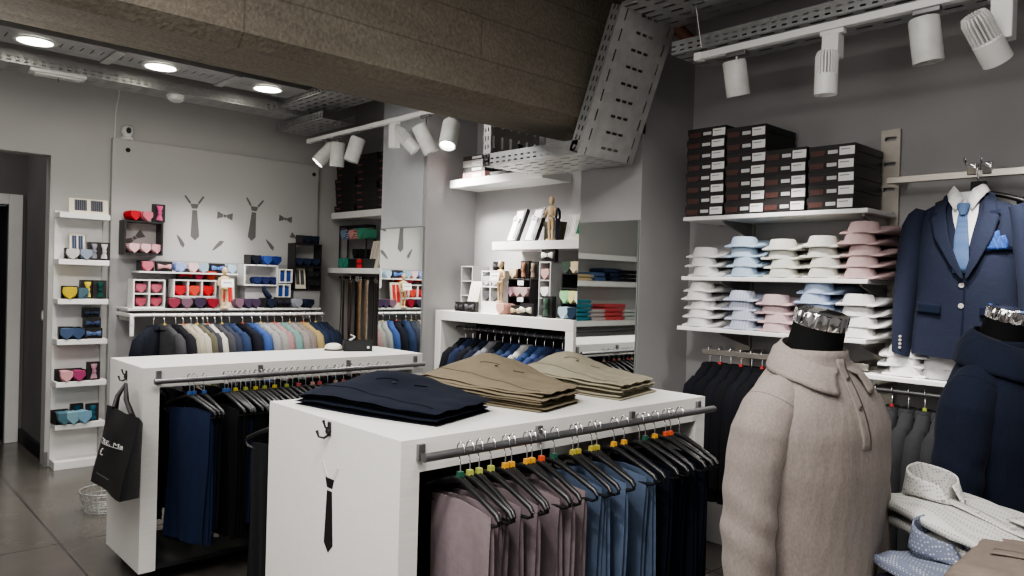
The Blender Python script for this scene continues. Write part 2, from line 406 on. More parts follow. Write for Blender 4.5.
# suspension wires
for a, b, l in (((2.9, 5.5, 3.3), (3.15, 5.6, 2.72), 'thin wire hanging the left spotlight track'), ((2.99, 2.1, 3.3), (3.1, 2.05, 2.65), 'thin wire hanging the right spotlight track'), ((2.75, 6.2, 3.2), (3.0, 6.3, 2.8), 'thin wire holding the tray above the left track')):
    tag(obj('suspension_wire', tube(bmn(), [a, b], .002, 6), GALV), l, 'wire', 'ceiling suspension wires')

# ---- spotlight tracks and spotlights
def track(label, x, y0, y1, z):
    t = thing('light_track', label, 'light track', (x, y0, z), group='spotlight tracks')
    obj('rail', box(bmn(), -.018, .018, y1-y0, -.02, -.033, 0), LAMPW, t, bevel=.003)
    obj('end_cap', box(bmn(), -.02, .02, -.03, .01, -.036, .002), WHITE2, t, bevel=.003)
track('white track carrying the left hand spotlights', 3.15, 6.06, 3.2, 2.70)
track('white track carrying the right hand spotlights', 3.10, 2.07, -1.0, 2.625)
def aim(d):
    return Vector(d).normalized().to_track_quat('Z', 'Y')
def spot(kind, label, x, y, z, d, lit=0, r=.052, ln=.17, energy=0, drop=.1, off=(0, 0, 0), group='track spotlights', bl=.19):
    """kind 'can' is a smooth can, 'fin' a ribbed head beside a driver box"""
    t = thing('spotlight', label, 'spotlight', (x, y, z), group=group)
    obj('adapter', box(bmn(), -.017, .017, -.05, .05, -.02, 0), LAMPW if kind == 'fin' else DSTEEL, t, bevel=.003)
    q = aim(d); c = Vector((0, 0, -drop)) + Vector(off)
    def head(name, prof, m, n=28, **kw):
        bm = lathe(bmn(), prof, n); me = fin(name, bm, m, 35); o = put(name, me, t, None, c); o.rotation_mode = 'QUATERNION'; o.rotation_quaternion = q
        return o
    if kind == 'can':
        obj('stem', tube(bmn(), [(0, 0, -.015), (0, 0, -drop*.55), tuple(c*.85)], .009, 8), DSTEEL, t, smooth=40)
        h = head('housing', [(.001, -ln/2), (r*.9, -ln/2), (r, -ln/2+.008), (r, ln/2), (r*.86, ln/2), (r*.8, ln/2-.03), (.001, ln/2-.03)], mat('can_grey_white', (.6, .61, .59), .45))
    else:
        box_m = LAMPW
        obj('driver_box', box(bmn(), -.03, .03, -.035, .035, -bl, -.02), box_m, t, bevel=.004)
        obj('pivot', tube(bmn(), [(0, 0, -bl*.6), tuple(c)], .012, 8), LAMPW, t, smooth=40)
        head('housing', [(.001, ln*.05), (r*.92, ln*.05), (r, ln*.08), (r, ln*.55), (r*.9, ln*.55), (r*.85, ln*.5), (.001, ln*.5)], LAMPW)
        bm = bmn()
        for kf in range(22):
            a = 2*PI*kf/22
            ca, sa = math.cos(a), math.sin(a)
            u = Vector((ca, sa, 0)); v = Vector((-sa, ca, 0))*.0028
            pr = [(r*.55, -ln*.5), (r*.8, -ln*.5), (r*.98, -ln*.38), (r*.98, ln*.06), (r*.55, ln*.06)]
            hexa(bm, [u*a_+Vector((0, 0, b_))-v for a_, b_ in pr], [u*a_+Vector((0, 0, b_))+v for a_, b_ in pr])
        o = put('cooling_fins', fin('cooling_fins', bm, LAMPW), t, None, c); o.rotation_mode = 'QUATERNION'; o.rotation_quaternion = q
        head('core', [(.001, -ln*.45), (r*.6, -ln*.45), (r*.6, ln*.06), (.001, ln*.06)], mat('fin_shadow_grey', (.35, .35, .35), .5))
    if lit:
        head('lamp_face', [(.001, ln*.5-.012 if kind == 'fin' else ln/2-.028), (r*.8, ln*.5-.012 if kind == 'fin' else ln/2-.028), (r*.8, ln*.5-.006 if kind == 'fin' else ln/2-.022), (.001, ln*.5-.006 if kind == 'fin' else ln/2-.022)], GLOWS)
    if energy:
        ld = bpy.data.lights.new('spot_lamp', 'SPOT'); ld.energy = energy; ld.spot_size = R_(75); ld.spot_blend = .7; ld.shadow_soft_size = .05
        ld.color = (1, .965, .91)
        lo = bpy.data.objects.new('spot_lamp', ld); COL.objects.link(lo)
        lo.location = Vector((x, y, z)) + c + Vector(d).normalized()*(ln/2+.04)
        lo.rotation_euler = Vector(d).normalized().to_track_quat('-Z', 'Y').to_euler()
# right track
def ty(px, py, x): return at(px, py, 'x', x).y
SPE = 36
spot('can', 'smooth grey can spotlight at the left end of the right track', 3.1, ty(737, 55, 3.1), 2.59, (.28, -.02, -1), r=.053, ln=.16, energy=SPE*.8, drop=.12)
spot('fin', 'ribbed white spotlight pointing straight down above the shirt shelves', 3.1, ty(833, 35, 3.1), 2.59, (.04, .02, -1), r=.046, ln=.17, energy=SPE, drop=.185, off=(-.05, 0, 0), bl=.12)
spot('can', 'smooth grey can spotlight above the end of the shirt shelves', 3.1, ty(927, 14, 3.1), 2.59, (.14, -.09, -1), r=.055, ln=.17, energy=SPE, drop=.12)
spot('fin', 'ribbed white spotlight tilted right with a glowing face above the suit', 3.1, ty(1004, 4, 3.1), 2.585, (.62, -.28, -.8), 1, r=.051, ln=.185, energy=SPE, drop=.165, off=(-.06, .04, 0), bl=.17)
# left track
def ly(px, py): return at(px, py, 'x', 3.15).y
spot('can', 'grey can spotlight tilted left at the end of the left track', 3.15, ly(326, 138), 2.665, (-.62, .25, -.75), 1, r=.06, ln=.2, energy=40, drop=.13)
spot('can', 'grey can spotlight hanging straight between two tilted cans', 3.15, ly(338, 135), 2.665, (.02, .1, -1), r=.06, ln=.2, drop=.15)
spot('can', 'grey can spotlight leaning over its straight neighbour', 3.15, ly(355, 131), 2.665, (-.2, .15, -.85), r=.06, ln=.2, energy=40, drop=.14)
spot('fin', 'white spotlight with driver box aimed right at the pillar', 3.15, ly(395, 121), 2.665, (.55, -.5, -.75), 1, r=.05, ln=.19, energy=60, drop=.13, off=(.06, -.07, 0))
spot('can', 'grey can spotlight just left of the beam facing the counter', 3.15, ly(426, 115), 2.665, (.42, -.3, -1), r=.058, ln=.21, energy=80, drop=.17, off=(0, 0, 0))
spot('can', 'grey can spotlight under the beam with a bright face', 3.15, ly(450, 112), 2.665, (-.35, -.25, -.8), 1, r=.06, ln=.2, energy=30, drop=.17)

# ---- lamps of the shop (ceiling lights in front of and behind the camera), then added fill lights
def area(x, y, z, sx, sy, e, col=(1, .965, .92), rot=(0, 0, 0)):
    ld = bpy.data.lights.new('ceiling_lamp', 'AREA'); ld.shape = 'RECTANGLE'; ld.size = sx; ld.size_y = sy; ld.energy = e; ld.color = col
    lo = bpy.data.objects.new('ceiling_lamp', ld); COL.objects.link(lo); lo.location = (x, y, z); lo.rotation_euler = rot
def point_spot(x, y, z, to, e, size=90, blend=.6, soft=.08, col=(1, .965, .91)):
    ld = bpy.data.lights.new('shop_spot', 'SPOT'); ld.energy = e; ld.spot_size = R_(size); ld.spot_blend = blend; ld.shadow_soft_size = soft; ld.color = col
    lo = bpy.data.objects.new('shop_spot', ld); COL.objects.link(lo); lo.location = (x, y, z)
    lo.rotation_euler = (Vector(to)-Vector((x, y, z))).to_track_quat('-Z', 'Y').to_euler()
for x in (1.0, 1.76, 2.55):
    point_spot(x, 5.6, 2.92, (x, 5.75, 0), 55, 105, .9, .1)
area(-.6, 1.2, 3.15, 1.6, 3.0, 60)
area(1.2, .6, 3.15, 2.2, 1.4, 20)
area(1.2, 3.9, 2.95, 2.4, .7, 38)
area(.3, 7.1, 3.0, .6, .6, 3)
point_spot(.6, 1.0, 2.9, (1.9, 2.0, 1.0), 60, 80)
point_spot(.9, -.6, 2.9, (1.8, .8, 1.2), 22, 70)
def soft_point(x, y, z, e, r):  # unseen soft fill light, added to lift the ambient light of the closed room
    ld = bpy.data.lights.new('fill_light', 'POINT'); ld.energy = e; ld.shadow_soft_size = r; ld.color = (1, .97, .93)
    lo = bpy.data.objects.new('fill_light', ld); COL.objects.link(lo); lo.location = (x, y, z)
soft_point(-.7, 1.2, 1.7, 22, .5)
soft_point(.2, 3.6, 1.9, 14, .4)
wd = bpy.data.worlds.new('world'); bpy.context.scene.world = wd; wd.use_nodes = True
wd.node_tree.nodes['Background'].inputs[0].default_value = (.9, .93, 1, 1); wd.node_tree.nodes['Background'].inputs[1].default_value = .05
bpy.context.scene.view_settings.view_transform = 'AgX'
bpy.context.scene.view_settings.look = 'AgX - Medium High Contrast'
bpy.context.scene.view_settings.exposure = 0.8

# ================================================================== FIXTURES
def tie_decal_bm(h, y=-.0012, w=.5):
    """silhouette of a knotted tie, x/z, hanging down from z=0, height h"""
    bm = bmn(); s = h
    def poly(p): prism(bm, [(a*s, b*s) for a, b in p], y, 0)
    poly([(-.10, -.14), (-.06, -.25), (.06, -.25), (.10, -.14)])
    poly([(-.055, -.285), (-.1, -.9), (0, -1), (.1, -.9), (.055, -.285)])
    return bm
def wings_bm(h, y=-.0012):
    bm = bmn(); s = h
    for q in (-1, 1):
        p = [(q*.1*s, -.12*s), (q*.2*s, .03*s), (q*.17*s, .05*s), (q*.06*s, -.1*s)]
        prism(bm, p if q < 0 else p[::-1], y, 0)
    return bm
def bow_decal_bm(w, y=-.0012):
    bm = bmn(); s = w
    prism(bm, [(-.5*s, -.24*s), (-.12*s, -.09*s), (-.12*s, .09*s), (-.5*s, .24*s)], y, 0)
    prism(bm, [(.5*s, .24*s), (.12*s, .09*s), (.12*s, -.09*s), (.5*s, -.24*s)], y, 0)
    prism(bm, [(-.09*s, -.09*s), (.09*s, -.09*s), (.09*s, .09*s), (-.09*s, .09*s)], y, 0)
    return bm
def tip_decal_bm(w, y=-.0012):
    bm = bmn(); s = w
    prism(bm, [(-.5*s, .3*s), (-.35*s, .12*s), (.2*s, -.22*s), (.5*s, -.28*s), (.42*s, .02*s), (0, .18*s)], y, 0)
    return bm
def hook_part(parent, loc, k=.54):
    """black two pronged coat hook on a face that looks to -x (local: face at x = 0)"""
    o = obj('coat_hook', box(bmn(), -.006, 0, -.009, .009, -.03*k, .055*k), BLACKM, parent, bevel=.003, loc=loc)
    obj('prong', tube(bmn(), [(-.005*k, 0, .02*k), (-.03*k, 0, .022*k), (-.04*k, 0, .05*k), (-.045*k, 0, .066*k)], [.007*k, .006*k, .006*k, .009*k], 10), BLACKM, o, smooth=50)
    obj('prong', tube(bmn(), [(-.005*k, 0, -.02*k), (-.03*k, .015*k, -.04*k), (-.05*k, .04*k, -.035*k), (-.055*k, .055*k, .0)], [.008*k, .007*k, .006*k, .009*k], 10), BLACKM, o, smooth=50)
    obj('boss', lathe(bmn(), [(.001, -.012), (.016*k, -.012), (.016*k, 0), (.001, 0)], 16), BLACKM, o, smooth=40, rot=(0, PI/2, 0))
    return o
def fixture(label, x0, x1, y0, y1, top, post, apron, rz=0, back=True, rd=.038):
    t = thing('display_fixture', label, 'display table', ((x0+x1)/2, (y0+y1)/2, 0), group='white rolling display fixtures')
    hx, hy = (x1-x0)/2, (y1-y0)/2
    obj('top', box(bmn(), -hx, hx, -hy, hy, top-apron, top), WHITE, t)
    obj('shade_board', box(bmn(), -hx+post, hx-post, -hy+.01, hy-.01, .087, .105), BLACKM, t)  # added black board, imitates the shadow at the bottom of the fixture
    for s in (-1, 1):
        obj('side_panel', box(bmn(), *((-hx, -hx+post) if s < 0 else (hx-post, hx)), -hy, hy, .085, top-apron), WHITE, t)
        for q in (-1, 1):
            c = obj('caster', lathe(bmn(), [(.001, -.012), (.034, -.012), (.038, -.006), (.038, .006), (.034, .012), (.001, .012)], 20), BLACKM, t, smooth=40, loc=(s*(hx-.07), q*(hy-.09), .039), rot=(0, PI/2, .4*q))
            obj('caster_fork', box(bmn(), s*(hx-.07)-.02, s*(hx-.07)+.02, q*(hy-.09)-.016, q*(hy-.09)+.016, .06, .085), DSTEEL, t)
    for q in ((-1, 1) if back else (-1,)):
        yr = q*(hy+.065)
        zr = top-rd
        r = obj('hanging_rail', tube(bmn(), [(-hx+.03, yr, zr), (hx-.035, yr, zr)], .0125, 14), DSTEEL, t, smooth=40)
        for f in (.03, .35, .68, .975):
            xx = -hx + .02 + f*(2*hx-.04)
            b = box(bmn(), xx-.012, xx+.012, q*(hy+.006)-.006, q*(hy+.006)+.006, top-rd-.022, top-.014)
            box(b, xx-.004, xx+.004, min(q*hy, yr), max(q*hy, yr), zr-.012, zr-.002)
            obj('rail_bracket', b, DSTEEL, r, bevel=.001)
    return t
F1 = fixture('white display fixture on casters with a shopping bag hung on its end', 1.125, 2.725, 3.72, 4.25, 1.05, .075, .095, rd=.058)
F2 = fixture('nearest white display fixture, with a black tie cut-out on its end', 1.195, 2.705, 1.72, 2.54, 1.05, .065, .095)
hook_part(F2, (-.755, at(330, 430, 'x', 1.195).y-2.13, 1.015))
hook_part(F1, (-.8, at(127, 373, 'x', 1.125).y-3.985, .985))
# tie shape on the end of the near fixture (flat black sheet, with pale collar wings)
py_ = at(329, 515, 'x', 1.195).y - 2.13
zt = at(329, 478, 'x', 1.195).z; zb = at(329, 553, 'x', 1.195).z
h = (zt-zb)/.86
obj('tie_decal', tie_decal_bm(h), BLACKV, F2, loc=(-.755, py_, zt+.14*h), rot=(0, 0, FACE_L))
obj('wing_decal', wings_bm(h), mat('pale_vinyl', (.66, .65, .63), .5), F2, loc=(-.755, py_, zt+.12*h), rot=(0, 0, FACE_L))

# shopping bag on the hook of the far fixture
t = bagt = thing('shopping_bag', 'black paper shopping bag hanging from the hook of the far white fixture', 'bag', (1.0, 3.95, .4))
o_ = Vector((1.0, 3.95, .4))
def bx_(x, y, X): return at(x, y, 'x', X) - o_
A = [bx_(107, 405, .99), bx_(92, 481, .96), bx_(120, 502, .95), bx_(138, 418, .99)]
Bk = [bx_(110, 405, 1.10), bx_(101, 478, 1.09), bx_(139, 498, 1.10), bx_(143, 423, 1.105)]
bm = bmn()
def lerp(a, b, u): return a*(1-u)+b*u
def quad(q, u, v): return lerp(lerp(q[0], q[3], u), lerp(q[1], q[2], u), v)
rings = []
for j in range(13):
    v = j/12; rg = []
    for i in range(9):
        u = i/8; p = quad(A, u, v); p = p + Vector((-.03*math.sin(PI*u)*math.sin(PI*v) + .006*math.sin(7*u+5*v) , 0, 0)); rg.append(p)
    for i in range(5): rg.append(quad(Bk, 1-i/4, v))
    rings.append(rg)
loft(bm, rings)
BAG = mat('black_bag_paper', (.016, .016, .017), .5, var=.25, scale=6, bump=.15, bscale=10)
obj('bag_body', bm, BAG, t, smooth=45)
hk = Vector((1.075, at(127, 384, 'x', 1.08).y, at(127, 384, 'x', 1.08).z)) - o_
for q, pts in ((A, 0), (Bk, 1)):
    a, b = quad(q, .22, .0), quad(q, .78, .0)
    obj('handle', tube(bmn(), [a, lerp(a, hk, .5)+Vector((-.012, 0, 0)), hk+Vector((0, .004, 0)), hk+Vector((0, -.004, 0)), lerp(b, hk, .5)+Vector((-.012, 0, 0)), b], .0075, 8), BLACKM, t, smooth=50)
def text_part(name, body, size, parent, mtx, m, ext=.0005):
    cu = bpy.data.curves.new(name, 'FONT'); cu.body = body; cu.size = size; cu.extrude = ext; cu.align_x = 'LEFT'
    o = bpy.data.objects.new(name, cu); COL.objects.link(o); bpy.context.view_layer.update()
    me = bpy.data.meshes.new_from_object(o.evaluated_get(bpy.context.evaluated_depsgraph_get()))
    bpy.data.objects.remove(o); bpy.data.curves.remove(cu)
    me.materials.clear(); me.materials.append(m)
    o = put(name, me, parent); o.matrix_local = mtx; return o
INK = mat('white_print', (.7, .7, .69), .5)
def bagface(u, v, off=.003):
    p = quad(A, u, v); return p + Vector((-.03*math.sin(PI*u)*math.sin(PI*v) + .006*math.sin(7*u+5*v) - off, 0, 0))
def print_on_bag(name, me, u0, u1, v0, v1, m):
    """lay a flat x/y mesh on the bag's face between u0..u1 and v0 (top)..v1 (bottom)"""
    xs = [q.co.x for q in me.vertices]; ys = [q.co.y for q in me.vertices]; xa, xb, ya__, yb__ = min(xs), max(xs), min(ys), max(ys)
    for q in me.vertices:
        q.co = bagface(u0+(u1-u0)*(q.co.x-xa)/(xb-xa), v1+(v0-v1)*(q.co.y-ya__)/(yb__-ya__), .003 + (.001 if q.co.z > 0 else 0))
    me.materials.clear(); me.materials.append(m); put(name, me, t)
def flat_mesh(body):
    o = text_part('lettering_source', body, .1, None, Matrix(), INK); me = o.data; bpy.data.objects.remove(o); return me
print_on_bag('lettering', flat_mesh('TRE. Ma'), .28, .84, .352, .398, INK)
print_on_bag('underline', fin('underline', surf(bmn(), lambda u, v: (u, v, 0), 12, 1), INK), .28, .84, .405, .412, INK)
print_on_bag('emblem', flat_mesh('\u00a3'), .36, .45, .46, .55, INK)
print_on_bag('small_print', fin('small_print', surf(bmn(), lambda u, v: (u, .35*math.sin(u*40)+v*.5, 0), 40, 1), INK), .22, .62, .81, .84, mat('grey_print', (.3, .3, .3), .5))

# items on the far fixture's top
a = at(345, 352, 'z', 1.05); b = at(372, 351, 'z', 1.05)
t = thing('tissue_box', 'open black box standing on the far white fixture', 'box', ((a.x+b.x)/2+.02, (a.y+b.y)/2+.05, 1.05), rz=R_(-24))
bm = box(bmn(), -.085, .085, -.05, .05, 0, .006)
for q in ((-.085, .085, -.05, -.044), (-.085, .085, .044, .05), (-.085, -.079, -.05, .05), (.079, .085, -.05, .05)): box(bm, *q, 0, .065)
obj('box_body', bm, BLACKM, t)
obj('round_logo', lathe(bmn(), [(.001, 0), (.008, 0), (.008, .001), (.001, .001)], 16), INK, t, loc=(.06, -.0505, .025), rot=(PI/2, 0, 0))
t2 = thing('clear_clip', 'clear glassy clips piled in the black box', 'clip', (t.location.x-.03, t.location.y+.01, 1.056))
for i in range(5):
    obj('clip', tube(bmn(), [(.02*math.cos(q+i), .015*math.sin(q*1.3+i), .045+.03*q/6+.006*i) for q in range(6)], .004, 6), mat('clear_plastic', (.7, .72, .75), .15), t2, smooth=40)
p = at(331, 350, 'z', 1.05)
t = thing('tag_gun', 'small white rounded tag gadget lying beside the black box', 'gadget', (p.x, p.y-.03, 1.05), rz=R_(-35))
obj('shell', loft(bmn(), [[(.055*math.cos(q*PI/8)*s, .035*math.sin(q*PI/8)*s, z) for q in range(16)] for s, z in ((.85, .006), (1, .012), (.97, .025), (.75, .038), (.4, .045))]), mat('ivory_plastic', (.75, .72, .62), .35), t, smooth=60)
obj('base_band', loft(bmn(), [[(.057*math.cos(q*PI/8), .037*math.sin(q*PI/8), z) for q in range(16)] for z in (0, .007)]), BLACKM, t, smooth=40)

# wire basket on the floor behind the far fixture's end
p = at(103, 513, 'z', .0)
t = thing('wire_basket', 'round wire mesh basket on the floor behind the far fixture', 'basket', (p.x+.02, p.y+.05, 0))
def hoop(r, z, n=28): return [(r*math.cos(2*PI*i/n), r*math.sin(2*PI*i/n), z) for i in range(n+1)]
bm = bmn()
for r, z in ((.11, .012), (.125, .05), (.135, .09), (.14, .13), (.07, .012)): tube(bm, hoop(r, z), .003, 6)
for i in range(26):
    a = 2*PI*i/26
    tube(bm, [(.03*math.cos(a), .03*math.sin(a), .012), (.11*math.cos(a), .11*math.sin(a), .012), (.14*math.cos(a), .14*math.sin(a), .13)], .002, 5)
obj('wire_mesh', bm, mat('grey_wire', (.4, .4, .39), .4, .6), t, smooth=40)
obj('rim', tube(bmn(), hoop(.14, .132), .005, 8), mat('grey_wire', (.4, .4, .39)), t, smooth=40)

# ---- white shelf unit on the back wall
t = thing('shelf_unit', 'narrow white seven shelf unit against the back wall by the doorway', 'shelf unit', (1.32, YB, 0))
obj('back_panel', box(bmn(), 0, .325, -.022, -.004, .0, 1.945), WHITE2, t, bevel=.002)
SH = [(1.888, 1.928), (1.538, 1.578), (1.24, 1.28), (.935, .975), (.618, .658), (.298, .338), (.0, .06)]
for z0, z1 in SH:
    obj('shelf', box(bmn(), .0, .342, -.18, -.022, z0, z1), WHITE2, t, bevel=.002)

# ---- big pale panel of the tie wall, with cut-out tie shapes
t = thing('wall_panel', 'large pale grey panel with dark tie cut-outs on the back wall', 'wall panel', (1.7, YB, 0))
obj('board', box(bmn(), 0, 1.79, -.05, -.004, .25, 2.55), PANEL, t, bevel=.002)
def dec(px, py, bm, ang=0, z0=0):
    p = at(px, py, 'y', YB-.05)
    o = obj('tie_decal', bm, DECAL, t, loc=(p.x-1.7, -.05, p.z)); o.rotation_euler = (0, R_(ang), 0); return o
s_ = .0096
dec(194.5, 198, tie_decal_bm(.36), -2); dec(194.5, 198, wings_bm(.42), -2)
dec(255, 201, tie_decal_bm(.36), 4); dec(255, 201, wings_bm(.42), 4)
dec(225, 216, bow_decal_bm(.135), 3); dec(285.5, 219, bow_decal_bm(.125), 5)
dec(180, 241, tip_decal_bm(.11), 35); dec(218, 246, tip_decal_bm(.12), -70); dec(269.5, 245, tip_decal_bm(.11), 25)
dec(296, 238, bow_decal_bm(.12), 28); dec(134.5, 238, bow_decal_bm(.15), -35); dec(126, 284, tip_decal_bm(.075), 20)
for px_, py_ in ((314, 174.5), (128, 150)):
    p = at(px_, py_, 'y', YB-.05); obj('screw_cap', lathe(bmn(), [(.001, -.004), (.018, -.004), (.018, 0), (.001, 0)], 18), BLACKM, t, smooth=40, loc=(p.x-1.7, -.05, p.z), rot=(-PI/2, 0, 0))
obj('grey_band', box(bmn(), .0, 1.79, -.0515, -.049, .3, 1.60), mat('panel_lower_grey', (.36, .36, .365), .6, var=.03), t)
# camera and cable on top of the panel
p = at(127, 136, 'y', YB-.03)
t = thing('security_camera', 'small white round security camera on top of the pale panel', 'camera', (p.x, YB-.03, 2.55))
obj('base', lathe(bmn(), [(.001, 0), (.045, 0), (.045, .015), (.03, .03), (.001, .03)], 24), WHITE2, t, smooth=40)
hd = obj('head', lathe(bmn(), [(.001, .02), (.03, .027), (.044, .055), (.045, .075), (.035, .105), (.001, .118)], 24), WHITE2, t, smooth=60)
obj('lens_face', loft(bmn(), [[(.018*math.cos(q*PI/10), y, .07+.024*math.sin(q*PI/10)) for q in range(20)] for y in (-.048, -.03)]), BLACK, hd, smooth=50)
a = at(119, 95, 'y', YB-.01); b = at(115, 131, 'y', YB-.01)
tag(obj('white_cable', tube(bmn(), [(a.x, YB-.008, a.z+.2), (a.x, YB-.008, a.z), ((a.x+b.x)/2-.01, YB-.008, (a.z+b.z)/2), (b.x, YB-.008, b.z), (b.x, YB-.008, b.z-.1)], .005, 8), WHITE2, smooth=40), 'thin white cable running down the wall to the security camera', 'cable')

# ---- shelves and rail of the tie wall
ya_, yf_ = YB-.05, 6.3
TS1, TS2 = 1.505, 1.215
t = thing('wall_shelf', 'thin white upper shelf carrying ties on the tie wall', 'shelf', (1.857, ya_, 0))
obj('board', box(bmn(), 0, .79, yf_-ya_, 0, TS1-.014, TS1), WHITE2, t, bevel=.002)
obj('lip', box(bmn(), .12, .79, -.006, 0, TS1, TS1+.022), mat('pale_shelf', (.62, .615, .6), .4), t)
t = thing('wall_shelf', 'long pale shelf above the jacket rail on the tie wall', 'shelf', (1.755, ya_, 0))
obj('board', box(bmn(), 0, 1.63, 6.2-ya_, 0, TS2-.018, TS2), mat('pale_shelf', (.62, .615, .6), .4), t, bevel=.002)
for x in (.02, 1.55): obj('bracket', prism(bmn(), [(x, TS2-.1), (x+.02, TS2-.1), (x+.02, TS2-.018), (x, TS2-.018)], -.2, 0), mat('pale_shelf', (.6, .6, .6)), t)
RY, RZ = 6.13, 1.165
t = thing('garment_rail', 'white tubular jacket rail along the tie wall', 'rail', (1.765, RY, RZ))
obj('bar', tube(bmn(), [(0, 0, -.07), (0, 0, -.02), (.005, 0, -.006), (.02, 0, 0), (.8, 0, 0), (1.60, 0, 0)], .0125, 12), WHITE2, t, smooth=50)
for x in (0.0, 1.59):
    obj('bracket', box(bmn(), x-.012, x+.012, 0, ya_-RY, -.015, .012), WHITE2, t, bevel=.003)
obj('wall_plate', box(bmn(), -.015, .015, -.005, .012, -.16, .01), WHITE2, t, bevel=.004)

# ---- niche shelves (front edges run along y)
def niche_shelf(name, label, xf, y0, y1, zt, th, xb=WX, m=WHITE2):
    return tag(obj(name, box(bmn(), xf-WX, xb-WX, y0-y1, 0, -th, 0), m, bevel=.002, loc=(WX, y1, zt)), label, 'shelf')
niche_shelf('wall_shelf', 'thick white shelf under the stacked black shoe boxes in the belt alcove', 3.63, 5.275, YB-.055, 2.115, .06)
niche_shelf('wall_shelf', 'thick white shelf above the hanging belts', 3.605, 5.275, YB-.055, 1.588, .05)
niche_shelf('wall_shelf', 'topmost thick white shelf between the two pillars', 3.6, 3.61, 4.62, 2.275, .06)
niche_shelf('wall_shelf', 'white shelf with leaning gift boxes between the two pillars', 3.6, 3.085, 4.105, 1.787, .058)
# counter between the pillars
CT = 1.27
t = thing('display_counter', 'white open fronted display counter between the two pillars', 'display counter', (3.51, 3.92, 0))
obj('top', box(bmn(), 0, .37, -.72, .72, CT-.075, CT), WHITE, t, bevel=.003)
for y in (-.72, .65): obj('side_panel', box(bmn(), 0, .37, y, y+.07, 0, CT-.075), WHITE, t, bevel=.003)
obj('back_panel', box(bmn(), .355, .37, -.65, .65, 0.05, CT-.075), BLACKM, t)
obj('hanging_rail', tube(bmn(), [(.16, -.65, 1.135), (.16, .65, 1.135)], .0125, 12), DSTEEL, t, smooth=40)
# mirrors on the pillars
def mirror(label, y0, y1, z0, z1):
    t = thing('wall_mirror', label, 'mirror', (PX, (y0+y1)/2, z0))
    h = (y1-y0)/2
    obj('backing', box(bmn(), -.012, 0, -h, h, 0, z1-z0), mat('mirror_edge', (.25, .28, .27), .3), t)
    obj('glass', box(bmn(), -.014, -.012, -h+.003, h-.003, .003, z1-z0-.003), MIRROR, t)
mirror('tall mirror on the pillar beside the hanging belts', 4.67, 5.265, .2, 1.905)
mirror('tall mirror on the pillar beside the shirt shelves', 2.624, 3.075, .2, 1.873)
obj_p = obj('lit_face_board', box(bmn(), -.01, 0, -.285, .285, 0, 1.35), mat('pale_blue_grey', (.5, .52, .54), .6, var=.03), loc=(PX, 4.978, 1.91))  # added board, its paler colour imitates the lit pillar face above the mirror
tag(obj_p, 'added pale board imitating light on the belt alcove pillar above the mirror', 'board')

SLOTSTEEL = slot_mat('slotted_steel_strip', [('Z', .125, .15, 'Y', -.027, .027, .06, .9)], (.5, .47, .42))
# ---- shirt wall: uprights, shelves, rails
ZS = [1.888, 1.560, 1.283]
def shelf_board(label, xf, y0, y1, zt, th=.022):
    t = thing('wall_shelf', label, 'shelf', (WX-.02, y1, zt))
    obj('board', box(bmn(), xf-WX+.02, 0, y0-y1, 0, -th, 0), WHITE2, t, bevel=.003)
    for yy in (2.2, 1.46):
        if y0 < yy < y1:
            obj('bracket', hexa(bmn(), [(-.3, yy-y1+.006, -th), (-.3, yy-y1+.006, -th-.012), (0, yy-y1+.006, -th-.085), (0, yy-y1+.006, -th)], [(-.3, yy-y1-.006, -th), (-.3, yy-y1-.006, -th-.012), (0, yy-y1-.006, -th-.085), (0, yy-y1-.006, -th)]), mat('bracket_grey', (.3, .29, .28), .4, .6), t)
shelf_board('white wall shelf under the black shirt boxes', 3.53, 1.42, 2.42, ZS[0])
shelf_board('upper white wall shelf of folded shirts', 3.53, 1.41, 2.42, ZS[1])
shelf_board('lower white wall shelf of folded shirts', 3.53, 1.41, 2.44, ZS[2])
shelf_board('low white ledge with white shirts below the navy suit', 3.53, .3, 1.46, 1.125)
for y, l in ((1.46, 'brushed steel slotted upright beside the hanging navy suit'), (2.23, 'brushed steel slotted upright behind the left end of the shirt shelves')):
    t = thing('wall_upright', l, 'wall upright', (WX, y, 0), group='steel shelf uprights')
    obj('strip', box(bmn(), -.022, 0, -.045, .045, .3, 2.305 if y < 2 else 2.0), SLOTSTEEL, t)
t = thing('suit_bar', 'square steel bar holding the navy suit jackets', 'rail', (3.75, 1.42, 2.035), group='steel wall bars')
obj('bar', box(bmn(), -.012, .012, -2.6, 0, -.016, .016), STEEL, t, bevel=.002)
for y in (-.03, -2.0): obj('arm', box(bmn(), 0, .13, y-.012, y+.012, -.016, .016), STEEL, t, bevel=.002)
t = thing('suit_bar', 'steel bar with black suits below the shirt shelves', 'rail', (3.6, 2.3, 1.15), group='steel wall bars')
obj('bar', box(bmn(), -.012, .012, -.88, .01, -.015, .015), STEEL, t, bevel=.002)
for y in (-.19, -.8): obj('arm', box(bmn(), 0, .28, y-.012, y+.012, -.015, .015), STEEL, t, bevel=.002)
t = thing('suit_bar', 'dark bar with grey jackets under the low ledge', 'rail', (3.6, 1.43, 1.055), group='steel wall bars')
obj('bar', tube(bmn(), [(0, 0, 0), (0, -1.2, 0)], .012, 10), DSTEEL, t, smooth=40)
obj('arm', box(bmn(), 0, .28, -.04, -.02, -.012, .012), STEEL, t, bevel=.002)

